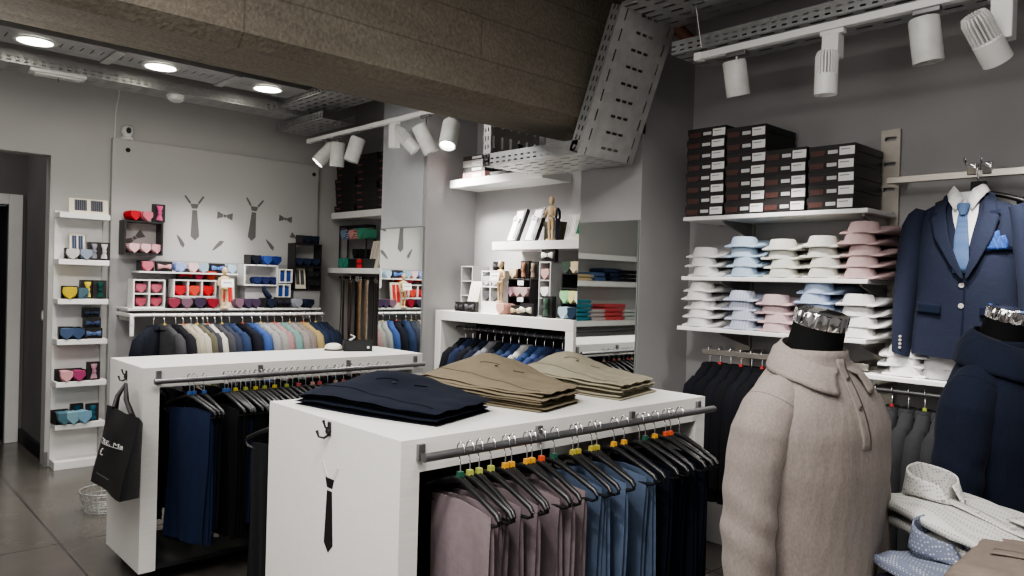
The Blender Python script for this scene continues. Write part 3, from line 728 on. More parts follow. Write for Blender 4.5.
# ================================================================== GOODS: MAKERS
def roll_bm(w=.088, h=.08, d=.1):
    bm = bmn(); rings = []
    for y, k in ((-.004, .9), (0, 1), (d*.5, 1), (d, .95)):
        rg = []
        for i in range(16):
            a = 2*PI*i/16; c, s = math.cos(a), math.sin(a)
            rg.append((w/2*k*math.copysign(abs(c)**.7, c)*(1 if s > 0 else .9), y, h*.56 + h*(.44 if s > 0 else .52)*k*math.copysign(abs(s)**.8, s)))
        rings.append(rg)
    return loft(bm, rings)
def tip_bm(w=.084, h=.08):
    bm = bmn()
    pr = [(0, -h*.04), (w*.5, h*.46), (w*.52, h*.66), (w*.47, h*.97), (-w*.47, h*.97), (-w*.52, h*.66), (-w*.5, h*.46)]
    hexa(bm, [(x, .0, z) for x, z in pr], [(x*.96, -.012-.01*(1-abs(x)/w), z*.97+.001) for x, z in pr])
    return bm
def holder_bm(w=.1, h=.09, d=.11):
    bm = box(bmn(), -w/2, w/2, -.002, d, 0, .004)
    box(bm, -w/2, -w/2+.004, -.002, d, 0, h*.9); box(bm, w/2-.004, w/2, -.002, d, 0, h*.9); box(bm, -w/2, w/2, d-.004, d, 0, h*.95)
    return bm
def rolled_tie(label, x, y, z, rz, col, kind='plain', col2=None, boxed=True, s=1.0, group=None, rx=0):
    t = thing('rolled_tie', label, 'tie', (x, y, z), group=group, rot=(rx, 0, rz)); t.scale = (s, s, s)
    f = fabric(col, kind, col2)
    put('roll', cached('roll', lambda: fin('roll', roll_bm(), BLACKM, 50)), t, f)
    put('pointed_end', cached('tip', lambda: fin('pointed_end', tip_bm(), BLACKM, 30)), t, f)
    if boxed: put('holder', cached('holder', lambda: fin('holder', holder_bm(), BLACKC)), t)
    return t
def bow_bm(w=.085, h=.042, d=.018):
    bm = bmn()
    for q in (-1, 1):
        rings = []
        for k in range(6):
            u = k/5; x = q*(.004+u*w/2); hh = h*.5*(.3+.7*u**.7)*(1 if k < 5 else .9); dd = d*.5*(.5+.5*math.sin(PI*min(1, u*.8+.1)))
            rings.append([(x, dd*math.cos(a)-.0, hh*math.copysign(abs(math.sin(a))**.6, math.sin(a))*(1+.0*a)) for a in [2*PI*i/10 for i in range(10)]])
        loft(bm, rings)
    return bm
def bow_tie(label, x, y, z, rz, col, kind='plain', col2=None, vert=False, s=1.0, group=None, rx=0):
    """bow tie pinned on a black card box; origin at the box foot"""
    t = thing('bow_tie_box', label, 'bow tie', (x, y, z), group=group, rot=(rx, 0, rz)); t.scale = (s, s, s)
    w, h = (.075, .115) if vert else (.115, .075)
    put('box', cached('bb%d' % vert, lambda: fin('box', box(bmn(), -w/2, w/2, 0, .03, 0, h), BLACKC)), t)
    o = put('bow', cached('bow', lambda: fin('bow', bow_bm(), BLACKM, 60)), t, fabric(col, kind, col2), (0, -.009, h/2), (0, PI/2 if vert else 0, 0))
    put('knot', cached('knot', lambda: fin('knot', box(bmn(), -.008, .008, -.013, .006, -.011, .011), BLACKM)), o, fabric(mul(col, .85), kind, col2))
    return t
def cells(label, x, y, z, rz, nx, nz, w, h, d, m, th=.008, group=None, foot=0, shelf_only=False, name='cell_box', open_back=False):
    """open fronted box of nx by nz cells; origin at the middle of its front lower edge"""
    t = thing(name, label, 'display box', (x, y, z), rz=rz, group=group)
    bm = bmn()
    for i in range(nx+1):
        if shelf_only and 0 < i < nx: continue
        xx = -w/2 + (w-th)*i/nx; box(bm, xx, xx+th, 0, d, foot, h)
    for k in range(nz+1):
        zz = foot + (h-foot-th)*k/nz; box(bm, -w/2+th, w/2-th, 0.001, d, zz, zz+th)
    obj('frame', bm, m, t)
    if not open_back: obj('back', box(bmn(), -w/2, w/2, d, d+.004, foot, h), m if nx*nz == 1 else mat('shaded_rack_back', (.07, .07, .072), .6), t)  # backs of divided boxes darkened to imitate shade inside the cells
    if foot: obj('foot_block', box(bmn(), -w/2, w/2, 0, d+.004, 0, foot), WHITE2, t, bevel=.002)
    return t
def doll(label, x, y, z, rz, h=.26, s=1.0, sign=None, arms=0):
    t = thing('wooden_mannequin_doll', label, 'wooden doll', (x, y, z), rz=rz)
    k = h/.26; t.scale = (k, k, k)
    obj('base', lathe(bmn(), [(.001, 0), (.03, 0), (.03, .006), (.026, .01), (.001, .01)], 20), WOOD, t, smooth=40)
    for q in (-1, 1):
        obj('leg', tube(bmn(), [(q*.012, 0, .01), (q*.013, 0, .02), (q*.014, 0, .06), (q*.015, -.002, .068), (q*.016, 0, .076), (q*.015, 0, .12)], [.007, .006, .0085, .005, .009, .011], 10), WOOD, t, smooth=60)
        if arms == 0: pts = [(q*.03, 0, .192), (q*.04, -.004, .165), (q*.042, -.008, .15), (q*.034, -.03, .14), (q*.02, -.045, .142)]
        else: pts = [(q*.03, 0, .192), (q*.042, 0, .16), (q*.045, -.004, .148), (q*.048, -.008, .12), (q*.048, -.01, .105)]
        obj('arm', tube(bmn(), pts, [.009, .008, .005, .007, .006], 10), WOOD, t, smooth=60)
    obj('pelvis', loft(bmn(), [[(rx*math.cos(a), ry*math.sin(a), z_) for a in [2*PI*i/14 for i in range(14)]] for rx, ry, z_ in ((.012, .01, .112), (.024, .015, .12), (.022, .014, .135), (.01, .008, .14))]), WOOD, t, smooth=60)
    obj('torso', loft(bmn(), [[(rx*math.cos(a), ry*math.sin(a), z_) for a in [2*PI*i/14 for i in range(14)]] for rx, ry, z_ in ((.01, .008, .138), (.019, .013, .145), (.022, .015, .16), (.03, .018, .185), (.026, .014, .2), (.008, .008, .205))]), WOOD, t, smooth=60)
    obj('head', loft(bmn(), [[(r*math.cos(a), r*.95*math.sin(a)-.001, z_) for a in [2*PI*i/14 for i in range(14)]] for r, z_ in ((.005, .2), (.006, .212), (.012, .218), (.0165, .232), (.0155, .248), (.009, .258), (.001, .261))]), WOOD, t, smooth=60)
    if sign:
        o = thing('price_card', sign, 'card', Vector((x, y, z)) + Matrix.Rotation(rz, 3, 'Z') @ Vector((0, -.055*k, .135*k)), rot=(R_(-12), 0, rz))
        obj('card', box(bmn(), -.04*k, .04*k, -.0015, .0, -.0, .05*k), PAPER, o)
        obj('printed_line', box(bmn(), -.026*k, .026*k, -.003, -.0015, .026*k, .032*k), mat('grey_print', (.3, .3, .3), .5), o)
    return t
def card(label, x, y, z, rz, w, h, tilt=-12, m=CREAM, inner=(.16, .16, .16), cat='gift box'):
    """long flat box leaning back, with something dark behind its window"""
    t = thing('gift_box', label, cat, (x, y, z), rot=(R_(tilt), 0, rz))
    obj('box', box(bmn(), -w/2, w/2, 0, .022, 0, h), m, t, bevel=.002)
    for q in (-1, 1): obj('window', box(bmn(), *sorted((q*w*.05, q*w*.36)), -.002, 0, h*.2, h*.92), fabric(inner, 'check', mul(inner, 2.5)), t)
    return t

# folded shirt for the shelves: origin mid front below; front looks to -y
def shirt_body_bm(wd=.215, seed=0):
    bm = bmn(); rings = []
    prof = [(.012, .007, .80), (.016, .010, .86), (.05, .016, .95), (.09, .028, 1), (.16, .044, 1.02), (.26, .046, 1.0), (.305, .044, .97), (.312, .03, .95)]
    rnd = random.Random(seed)
    for y, h, k in prof:
        rg = []
        for i in range(22):
            a = 2*PI*i/22; c, s = math.cos(a), math.sin(a)
            j = rnd.uniform(-.0035, .0035)
            rg.append((wd/2*k*math.copysign(abs(c)**.35, c)+j, y+j*.5, h*.5+h*.5*math.copysign(abs(s)**.45, s)+(j*.5 if abs(c) > .8 else 0)))
        rings.append(rg)
    return loft(bm, rings)
def collar_bm(rt=(.062, .05), rb=(.077, .064), h=.05, cy=.06, gap=32, pts=.02):
    bm = bmn()
    def f(u, v):
        a = -PI/2 + (u-.5)*2*(PI-R_(gap)); k = abs(u-.5)*2
        rx, ry = rt[0]*(1-v)+rb[0]*v, rt[1]*(1-v)+rb[1]*v
        z = h*(1-v) + (-.004)*v
        z -= .010*k*k*(1-v); flare = pts*max(0, k-.72)/.28*v
        return (rx*math.cos(a)*(1+flare*2), cy+ry*math.sin(a)+flare, z + .012*math.sin(PI*v)*.3)
    surf(bm, f, 28, 5)
    # inner stand of the collar
    def g(u, v):
        a = -PI/2 + (u-.5)*2*(PI-R_(gap))
        k = abs(u-.5)*2
        return (rt[0]*.97*math.cos(a), cy+rt[1]*.97*math.sin(a), h*(1-v)-.010*k*k*(1-v)+.004*v)
    surf(bm, g, 28, 2)
    bmesh.ops.remove_doubles(bm, verts=bm.verts[:], dist=.0004)
    return bm
def folded_shirt(label, x, y, z, rz, col, kind='plain', col2=None, group=None, v=0):
    t = thing('folded_shirt', label, 'shirt', (x, y, z), rz=rz, group=group)
    f = fabric(col, kind, col2, 1.0)
    put('body', cached('sb%d' % v, lambda: fin('body', shirt_body_bm(.215+.01*v, v), BLACKM, 55)), t, f)
    def mk():
        bm = collar_bm(h=.05, pts=.03); bm.normal_update(); return fin('collar', bm, BLACKM, 60)
    put('collar', cached('sc', mk), t, f, (0, 0, .008))
    return t

# black shirt box with printed stickers: front looks to -y
def shirt_box(label, x, y, z, rz, w=.215, h=.058, d=.33, group=None, small=False, lab=True):
    t = thing('shirt_box', label, 'box', (x, y, z), rz=rz, group=group)
    k = (w, h, d)
    put('box', cached(('box', k), lambda: fin('box', box(bmn(), -w/2+.003, w/2-.003, .003, d, 0, h*.45), BLACKC)), t)
    put('lid', cached(('lid', k), lambda: fin('lid', box(bmn(), -w/2, w/2, 0, d+.003, h*.42, h-.001), BLACKC)), t)
    if small:
        put('printed_logo', cached(('lg', k), lambda: fin('printed_logo', box(bmn(), -w*.42, -w*.2, -.001, .0, h*.5, h*.72), LOGO)), t, mat('dim_red_print', (.25, .09, .08)))
    else:
        put('printed_logo', cached(('lg', k), lambda: fin('printed_logo', box(bmn(), -w*.46, -w*.15, -.001, .0, h*.2, h*.62), LOGO)), t)
        put('size_strip', cached(('ss', k), lambda: fin('size_strip', box(bmn(), -w*.08, w*.13, -.001, .0, h*.3, h*.58), PAPER)), t, mat('grey_sticker', (.6, .6, .6)))
        o = put('sticker', cached(('st', k), lambda: fin('sticker', box(bmn(), w*.17, w*.49, -.001, .0, h*.14, h*.78), PAPER)), t)
        put('print_line', cached(('pl', k), lambda: fin('print_line', box(bmn(), w*.2, w*.4, -.002, -.001, h*.55, h*.62), BLACKC)), o, mat('grey_print', (.3, .3, .3)))
    return t

# hangers: origin on the rail's axis, hanger spread along y
def hook_bm(drop=.07, r=.02):
    pts = [(0, r*math.cos(a), r*math.sin(a)) for a in [R_(q) for q in (200, 160, 120, 80, 40, 0, -40)]]
    pts += [(0, .004, -.03), (0, 0, -.045), (0, 0, -drop)]
    return tube(bmn(), pts, .0022, 6)
def trouser_hanger_bm():
    bm = tube(bmn(), [(0, -.19, -.158), (0, -.178, -.145), (0, -.1, -.115), (0, -.03, -.092), (0, 0, -.086), (0, .03, -.092), (0, .1, -.115), (0, .178, -.145), (0, .19, -.158)], [.006, .008, .009, .010, .011, .010, .009, .008, .006], 8)
    tube(bm, [(0, -.185, -.152), (0, -.187, -.168), (0, -.17, -.176), (0, 0, -.178), (0, .17, -.176), (0, .187, -.168), (0, .185, -.152)], .005, 6)
    return bm
def jacket_hanger_bm():
    bm = bmn(); rings = []
    for k in range(13):
        u = k/12*2-1; y = .178*u; z = -.09-.095*abs(u)**1.25; t = .008+.010*abs(u)
        rings.append([(t*math.cos(a), y, z+.010*math.sin(a)) for a in [2*PI*i/10 for i in range(10)]])
    return loft(bm, rings)
def hanger(label, x, y, z, rz, cube=None, kind='trouser', group=None, hookm=CHROME):
    t = thing('clothes_hanger', label, 'hanger', (x, y, z), rz=rz, group=group)
    put('hook', cached('hook'+kind, lambda: fin('hook', hook_bm(.09 if kind == 'trouser' else .095), CHROME, 60)), t, hookm)
    if kind == 'trouser': put('arms', cached('tarm', lambda: fin('arms', trouser_hanger_bm(), BLACK, 60)), t)
    else: put('arms', cached('jarm', lambda: fin('arms', jacket_hanger_bm(), BLACK, 60)), t)
    if cube: put('size_cube', cached('cube', lambda: fin('size_cube', box(bmn(), -.008, .008, -.008, .008, -.082, -.064), PAPER)), t, mat('cube_%s' % str(cube), cube, .4, var=0))
    return t
def trousers_mesh(v, ln=.68, wid=.305, thick=.03):
    """folded over the bar: two hanging layers, spread along y, hanging down z, seen flat from x"""
    rnd = random.Random(v*13+5); ph = rnd.uniform(0, 6); bm = bmn()
    zt = -.156
    # one closed outline per height: two rounded legs lying against each other, joined over the bar
    rings = []; M = 14
    for k in range(19):
        w_ = k/18; half = wid*(.5-.05*w_); gap = min(1, w_*7)
        tk = thick*(.32+.2*gap)
        pts = []
        def leg(side, u):
            y = u*half; edge = max(0, 1-abs(u)**5)
            inner = thick*.02+thick*.03*gap
            return inner, tk*edge, y
        fold = lambda u: .007*math.sin(u*5+ph+w_*2)*(.3+w_) + .005*math.sin(u*12+ph*2+w_*3)*(.2+w_)
        drift = .012*math.sin(w_*4+ph)
        for m in range(M+1):
            u = -1+2*m/M; pts.append((tk*max(.6, 1-abs(u)**9)*(1.0)+fold(u), u*half+drift))
        # notch at +y, then back along the other leg, notch at -y
        pts.append((fold(1), half*(1-.16*gap)+drift))
        for m in range(M+1):
            u = 1-2*m/M; pts.append((-tk*max(.6, 1-abs(u)**9)+fold(u), u*half+drift))
        pts.append((fold(-1), -half*(1-.16*gap)+drift))
        z = zt - w_*ln + (.012 if k == 0 else 0)
        if k == 0: pts = [(x*.35, y*.985) for x, y in pts]
        rings.append([(x, y, z-.012*abs(y/half)*(1-w_)) for x, y in pts])
    loft(bm, rings)
    return fin('trousers', bm, BLACKM, 50)
def trousers(label, x, y, z, rz, col, v=0, group=None, ln=.68, kind='plain', sy=1.0):
    o = put('trousers', cached(('tr', v, ln), lambda: trousers_mesh(v, ln)), None, fabric(col, kind), (x, y, z), (0, 0, rz))
    o.scale = (1, sy, 1)
    return tag(o, label, 'trousers', group)
def jacket_body_bm(ln=.74, seed=0):
    bm = bmn(); rings = []; rnd = random.Random(seed); ph = rnd.uniform(0, 6)
    prof = [(-.052, .045, .016), (-.066, .075, .026), (-.09, .118, .033), (-.12, .158, .037), (-.155, .19, .04), (-.2, .208, .04), (-.3, .205, .037), (-.45, .2, .036), (-ln, .208, .042), (-ln-.004, .19, .03)]
    for z, hy, hx in prof:
        rg = []
        for i in range(20):
            a = 2*PI*i/20; c, s = math.cos(a), math.sin(a)
            rg.append((hx*math.copysign(abs(c)**.8, c)+.004*math.sin(a*3+z*9+ph), hy*math.copysign(abs(s)**.7, s), z))
        rings.append(rg)
    return loft(bm, rings)
def jacket_sleeve_bm(q):
    return tube(bmn(), [(0, q*.15, -.125), (-.006, q*.188, -.165), (-.011, q*.212, -.26), (-.014, q*.222, -.4), (-.02, q*.218, -.55), (-.026, q*.212, -.66)], [.028, .042, .044, .042, .037, .032], 14)
def jacket(label, x, y, z, rz, col, group=None, kind='plain', col2=None):
    t = thing('suit_jacket', label, 'jacket', (x, y, z-.028), rz=rz, group=group)
    f = fabric(col, kind, col2)
    put('body', cached('jbody', lambda: fin('body', jacket_body_bm(), BLACKM, 60)), t, f)
    for q in (-1, 1): put('sleeve', cached('jsl%d' % q, lambda: fin('sleeve', jacket_sleeve_bm(q), BLACKM, 60)), t, f)
    put('collar', cached('jcol', lambda: fin('collar', loft(bmn(), [[(hx*math.cos(a), hy*math.sin(a), z_) for a in [2*PI*i/16 for i in range(16)]] for hx, hy, z_ in ((.042, .075, -.085), (.04, .066, -.06), (.034, .056, -.046), (.026, .046, -.05))]), BLACKM, 60)), t, f)
    return t

# ================================================================== GOODS: TIE WALL
YS1, YS2 = 6.34, 6.24               # where ties stand on the two tie-wall shelves
def bwx(px, y): return at(px, 285, 'y', y).x
def Z1(X): return 100 + X/4.1125
RED, PINK, LPINK, ROSE, CORAL = (.42, .02, .03), (.5, .14, .19), (.58, .3, .32), (.26, .045, .075), (.5, .06, .04)
NAVY, DNAVY, BLUE, LBLUE, MAUVE, PURP = (.014, .019, .04), (.009, .011, .022), (.035, .075, .27), (.3, .43, .53), (.17, .10, .135), (.05, .033, .065)
def wX(X0, X1, y): return bwx(Z1(X1), y)-bwx(Z1(X0), y)
def zY(Y, X, y): return at(Z1(X), 180+Y/4.1125, 'y', y).z
GT = 'ties shown on the tie wall'
# black frame box, upper left
zf0, zf1 = zY(308, 176, 6.36), zY(168, 176, 6.36)
t_ = cells('black open frame box of pink ties on the left of the tie wall', bwx(Z1(176), 6.36), 6.36, zf0, 0, 1, 1, wX(97, 258, 6.36), zf1-zf0, .135, BLACKC, .014, open_back=True)
zt_ = zf1
for X, c, kd, l in ((136, RED, 'stripe', 'bright red rolled tie on top of the black frame box'), (187, PINK, 'dot', 'pink dotted rolled tie on top of the black frame box')):
    rolled_tie(l, bwx(Z1(X), 6.37), 6.37, zt_, R_(12), c, kd, None, False, .98, GT)
bow_tie('pink bow tie standing upright on the black frame box', bwx(Z1(236), 6.38), 6.38, zt_, 0, (.55, .1, .24), vert=True, s=1.25, group=GT)
for X, l in ((132, 'left pink striped tie inside the black frame box'), (181, 'middle pink striped tie inside the black frame box'), (224, 'right pink striped tie inside the black frame box')):
    rolled_tie(l, bwx(Z1(X), 6.4), 6.385, zf0+.015, R_(6), LPINK if X != 224 else PINK, 'stripe', (.7, .55, .55), False, .95, GT)
# upper thin shelf
for X, k, c, kd, c2, l in ((193, 'r', PINK, 'plain', None, 'pink rolled tie at the left end of the thin shelf'), (262, 'b', LPINK, 'plain', None, 'pale pink bow tie on the thin shelf'),
        (329, 'r', (.2, .28, .6), 'dot', (.8, .82, .9), 'blue dotted rolled tie on the thin shelf'), (381, 'r', LPINK, 'stripe', (.9, .8, .8), 'pink rolled tie between two blue ones on the thin shelf'),
        (422, 'r', LBLUE, 'plain', None, 'light blue rolled tie left of the blue bow tie'), (481, 'b', (.08, .18, .5), 'dot', (.5, .6, .8), 'blue bow tie on the thin shelf'), (539, 'r', LBLUE, 'dot', (.7, .8, .9), 'light blue rolled tie at the right end of the thin shelf')):
    if k == 'r': rolled_tie(l, bwx(Z1(X), YS1), YS1, TS1, 0, c, kd, c2, X == 193, 1.0 if X < 500 else .95, GT)
    else: bow_tie(l, bwx(Z1(X), YS1), YS1, TS1, 0, c, kd, c2, s=1.1, group=GT)
# long shelf: white 2 x 2 box
w4 = wX(137, 270, YS2); x_ = bwx(Z1(204), YS2); cells('white four cell box of pink ties on the long shelf', x_, YS2, TS2, 0, 2, 2, w4, .225, .14, WHITE2, .011)
for X, z_, l in ((-w4*.24, .121, 'upper left'), (w4*.24, .121, 'upper right'), (-w4*.24, .013, 'lower left'), (w4*.24, .013, 'lower right')):
    rolled_tie('pink rolled tie in the %s cell of the white box' % l, x_+X, YS2+.03, TS2+z_, 0, (.3, .06, .09) if z_ < .1 else (.38, .1, .14), 'stripe', None, False, .92, GT)  # pinks darkened to imitate the shadow inside the box, deeper in the lower cells
# grey three cell box with red ties
w3 = wX(303, 480, YS2+.08); x_ = bwx(Z1(392), YS2+.08); cells('grey three cell box of red ties on the long shelf', x_, YS2+.08, TS2+.085, 0, 3, 1, w3, .145, .12, WHITE2, .011)
obj_b = obj('display_block', box(bmn(), -w3*.49, w3*.49, 0, .13, 0, .084), GREYBOX, loc=(x_, YS2+.082, TS2)); tag(obj_b, 'grey block raising the three cell box of red ties', 'block')
for i, X in enumerate((340, 398, 443)):
    rolled_tie('%s red tie in the grey three cell box' % ('left', 'middle', 'right')[i], x_+(i-1)*w3*.325, YS2+.11, TS2+.085+.012, 0, (RED, CORAL, (.42, .015, .02))[i], 'stripe', None, False, 1.08, GT)
bow_tie('red bow tie on top of the grey three cell box', bwx(Z1(350), YS2+.1), YS2+.1, TS2+.23, 0, RED, s=1.1, group=GT)
rolled_tie('rose rolled tie on top of the grey three cell box', bwx(Z1(407), YS2+.1), YS2+.1, TS2+.23, 0, (.48, .05, .1), 'plain', None, True, .85, GT)
rolled_tie('orange red rolled tie on top of the grey three cell box', bwx(Z1(457), YS2+.1), YS2+.1, TS2+.23, 0, CORAL, 'plain', None, False, .95, GT)
# front row on the long shelf
for X, c, kd, l in ((305, ROSE, 'dot', 'dark rose rolled tie beside the white four cell box'), (358, MAUVE, 'dot', 'mauve dotted rolled tie in the front row of the long shelf'), (412, PURP, 'plain', 'purple rolled tie in the front row of the long shelf'), (466, (.26, .02, .035), 'dot', 'wine red rolled tie beside the wooden doll'),
        (572, MAUVE, 'plain', 'grey mauve rolled tie just right of the wooden doll'), (610, PURP, 'dot', 'plum dotted rolled tie in the middle of the long shelf'), (640, PURP, 'plain', 'dark plum rolled tie in the middle of the long shelf'), (703, NAVY, 'plain', 'navy rolled tie in front of the small blue boxes'),
        (813, (.28, .29, .33), 'dot', 'silver grey rolled tie near the right end of the long shelf'), (862, NAVY, 'dot', 'navy rolled tie at the right end of the long shelf')):
    rolled_tie(l, bwx(Z1(X), YS2-.02), YS2-.025, TS2, R_(-8 if X < 500 else 8), c, kd, None, X in (305, 412, 703), 1.0, GT)
t = thing('folded_tie', 'navy tie hung over a small stand in front of the blue boxes', 'tie', (bwx(Z1(690), YS2), YS2+.0, TS2+.09), group=GT)
obj('tie_loop', tube(bmn(), [(-.03, .02, .10), (-.025, .01, .06), (0, 0, .02), (.03, 0, .0)], [.014, .02, .026, .02], 10), fabric(NAVY), t, smooth=60)
bow_tie('black bow tie lying before the small blue boxes', bwx(Z1(755), YS2-.02), YS2-.02, TS2, 0, (.02, .02, .03), s=1.25, group=GT)
doll('jointed wooden doll holding a white card on the tie wall', bwx(Z1(518), YS2-.06), YS2-.025, TS2, 0, .34, sign='small white card held by the wooden doll on the tie wall')
card('cream gift box with red tie standing behind the wooden doll', bwx(Z1(530), YS2), YS2+.01, TS2, 0, .12, .25, -8, CREAM, (.35, .03, .03))
# white single box with blue ties
x_ = bwx(Z1(671), YS2+.02); cells('white open box with navy ties inside on the tie wall', x_, YS2+.06, TS2+.19, 0, 1, 1, wX(602, 742, YS2+.06), .185, .14, WHITE2, .012)
obj_b = obj('display_block', box(bmn(), -.15, .15, 0, .12, 0, .189), mat('panel_lower_grey', (.36, .36, .365)), loc=(x_+.02, YS2+.09, TS2)); tag(obj_b, 'grey block under the white box of navy ties', 'block')
for i, X in enumerate((644, 678, 714)):
    rolled_tie('%s navy tie inside the white open box' % ('left', 'middle', 'right')[i], bwx(Z1(X), YS2+.1), YS2+.085, TS2+.203, 0, (.02, .03, .1), 'dot', None, False, .85, GT)
for X, c, l in ((637, DNAVY, 'black navy rolled tie on top of the white open box'), (683, BLUE, 'bright blue rolled tie on top of the white open box'), (722, (.02, .04, .17), 'royal blue rolled tie at the right on the white open box')):
    rolled_tie(l, bwx(Z1(X), YS2+.08), YS2+.075, TS2+.376, R_(6), c, 'dot', None, X == 637, 1.0, GT)
# two small white boxes with blue squares
for z_, px_, l in ((.0, Z1(755), 'lower'), (.135, Z1(761), 'upper')):
    xx = bwx(px_, YS2+.07); c_ = cells('%s of two small white boxes of blue pocket squares' % l, xx, YS2+.06, TS2+.085+z_, 0, 2, 1, .13, .125, .06, WHITE2, .012)
    for q in (-1, 1): obj('pocket_square', box(bmn(), q*.029-.022, q*.029+.022, .01, .05, .014, .1), fabric((.035, .07, .27)), c_, bevel=.006)
obj_b = obj('display_block', box(bmn(), -.06, .06, 0, .07, 0, .084), BLACKC, loc=(bwx(Z1(755), YS2+.07), YS2+.06, TS2)); tag(obj_b, 'black block under the two small white boxes', 'block')
# tall black frame on the right
x_ = bwx(Z1(852), YS2+.1); cells('tall black two level frame box at the right of the tie wall', x_, YS2+.09, TS2+.155, 0, 1, 2, wX(797, 908, YS2+.09), .43, .14, BLACKC, .010, open_back=True)
obj_b = obj('display_block', box(bmn(), -.13, .13, 0, .14, 0, .154), mat('panel_lower_grey', (.36, .36, .365)), loc=(x_, YS2+.1, TS2)); tag(obj_b, 'grey block under the tall black frame box', 'block')
for X, l in ((845, 'left'), (880, 'right')): rolled_tie('%s dark navy rolled tie on top of the tall black frame' % l, bwx(Z1(X), YS2+.1), YS2+.1, TS2+.587, R_(10), (.02, .028, .05), 'plain', None, True, .9, GT)
for X, l in ((818, 'left'), (852, 'middle'), (886, 'right')): rolled_tie('%s navy rolled tie on the upper level of the tall black frame' % l, bwx(Z1(X), YS2+.1), YS2+.11, TS2+.37+.0125, 0, (.018, .028, .06), 'dot', None, False, .86, GT)
card('cream gift box with black pieces in the tall black frame', bwx(Z1(825), YS2+.1), YS2+.1, TS2+.17, 0, .11, .19, -10, CREAM, (.05, .05, .05))
bow_tie('black bow tie box stacked on another in the tall frame', bwx(Z1(879), YS2+.1), YS2+.11, TS2+.168+.082, 0, (.02, .02, .025), s=1.08, group=GT)
bow_tie('lowest black bow tie box in the tall frame', bwx(Z1(880), YS2+.1), YS2+.10, TS2+.168, 0, (.02, .02, .025), s=1.08, group=GT)

# ---- shelf unit by the doorway
YU = YB-.165
def ux(px): return bwx(px, YU)
def zsh(i): return SH[i][1]
GU = 'ties on the narrow shelf unit'
card('long cream gift box lying on top of the narrow shelf unit', ux(88), YU+.02, zsh(0), 0, .27, .115, -8, CREAM, (.06, .06, .07))
card('cream gift box standing on the second shelf behind grey ties', ux(79), YU+.06, zsh(1), 0, .105, .2, -8, CREAM, (.05, .06, .09))
rolled_tie('white silk rolled tie on the second shelf of the narrow unit', ux(72), YU, zsh(1), R_(-8), (.5, .49, .47), 'dot', None, True, 1.02, GU)
rolled_tie('grey blue rolled tie on the second shelf of the narrow unit', ux(85), YU, zsh(1), R_(8), (.22, .25, .31), 'dot', None, False, 1.02, GU)
bow_tie('dark grey bow tie upright on the second shelf of the narrow unit', ux(94), YU+.02, zsh(1), 0, (.25, .25, .28), vert=True, s=1.2, group=GU)
bow_tie('silver bow tie upright on the second shelf of the narrow unit', ux(103), YU, zsh(1), 0, (.5, .48, .48), vert=True, s=1.2, group=GU)
rolled_tie('yellow rolled tie on the narrow shelf unit', ux(70), YU, zsh(2), R_(-10), (.5, .38, .035), 'plain', None, True, 1.12, GU)
rolled_tie('teal grey rolled tie beside the yellow one', ux(82), YU+.01, zsh(2), R_(-25), (.07, .12, .15), 'stripe', None, False, 1.08, GU, R_(-8))
bow_tie('yellow bow tie upright on the narrow shelf unit', ux(89), YU+.05, zsh(2), 0, (.65, .5, .06), vert=True, s=1.25, group=GU)
bow_tie('dark green bow tie upright on the narrow shelf unit', ux(101), YU+.03, zsh(2), 0, (.013, .06, .05), vert=True, s=1.25, group=GU)
rolled_tie('slate blue rolled tie at the left of the fourth shelf', ux(68), YU, zsh(3), R_(-8), (.06, .09, .16), 'dot', None, True, 1.06, GU)
rolled_tie('navy rolled tie in the middle of the fourth shelf', ux(79), YU, zsh(3), R_(5), (.05, .08, .15), 'plain', None, True, 1.02, GU)
for i, (c, l) in enumerate((((.1, .15, .27), 'light blue bow tie box at the bottom of its small pile'), ((.04, .06, .12), 'navy bow tie box in the middle of its small pile'), ((.03, .04, .07), 'dark bow tie box on top of its small pile'))):
    bow_tie(l, ux(95 - i), YU+.01+.01*i, zsh(3)+.08*i, 0, c, s=1.04 if i else 1.08, group=GU)
for X, c, l in ((68.5, LPINK, 'pale pink rolled tie at the left of the fifth shelf'), (81, (.3, .05, .13), 'raspberry rolled tie in the middle of the fifth shelf')):
    rolled_tie(l, ux(X), YU, zsh(4), R_(4), c, 'dot', None, True, 1.02, GU)
bow_tie('pink bow tie upright on the fifth shelf', ux(96), YU+.01, zsh(4), 0, (.5, .28, .35), vert=True, s=1.2, group=GU)
for X, c, l in ((67, (.07, .14, .17), 'left teal rolled tie on the sixth shelf'), (76, (.2, .34, .4), 'middle pale teal rolled tie on the sixth shelf'), (87, (.18, .32, .43), 'right sky blue rolled tie on the sixth shelf')):
    rolled_tie(l, ux(X), YU-.01, zsh(5), R_(4), c, 'plain', None, X == 67, 1.15, GU)
bow_tie('teal bow tie upright behind the sky blue ties', ux(83), YU+.09, zsh(5), 0, (.02, .09, .13), vert=True, s=1.15, group=GU)
bow_tie('blue bow tie upright at the right of the sixth shelf', ux(97), YU+.04, zsh(5), 0, (.03, .11, .16), vert=True, s=1.15, group=GU)

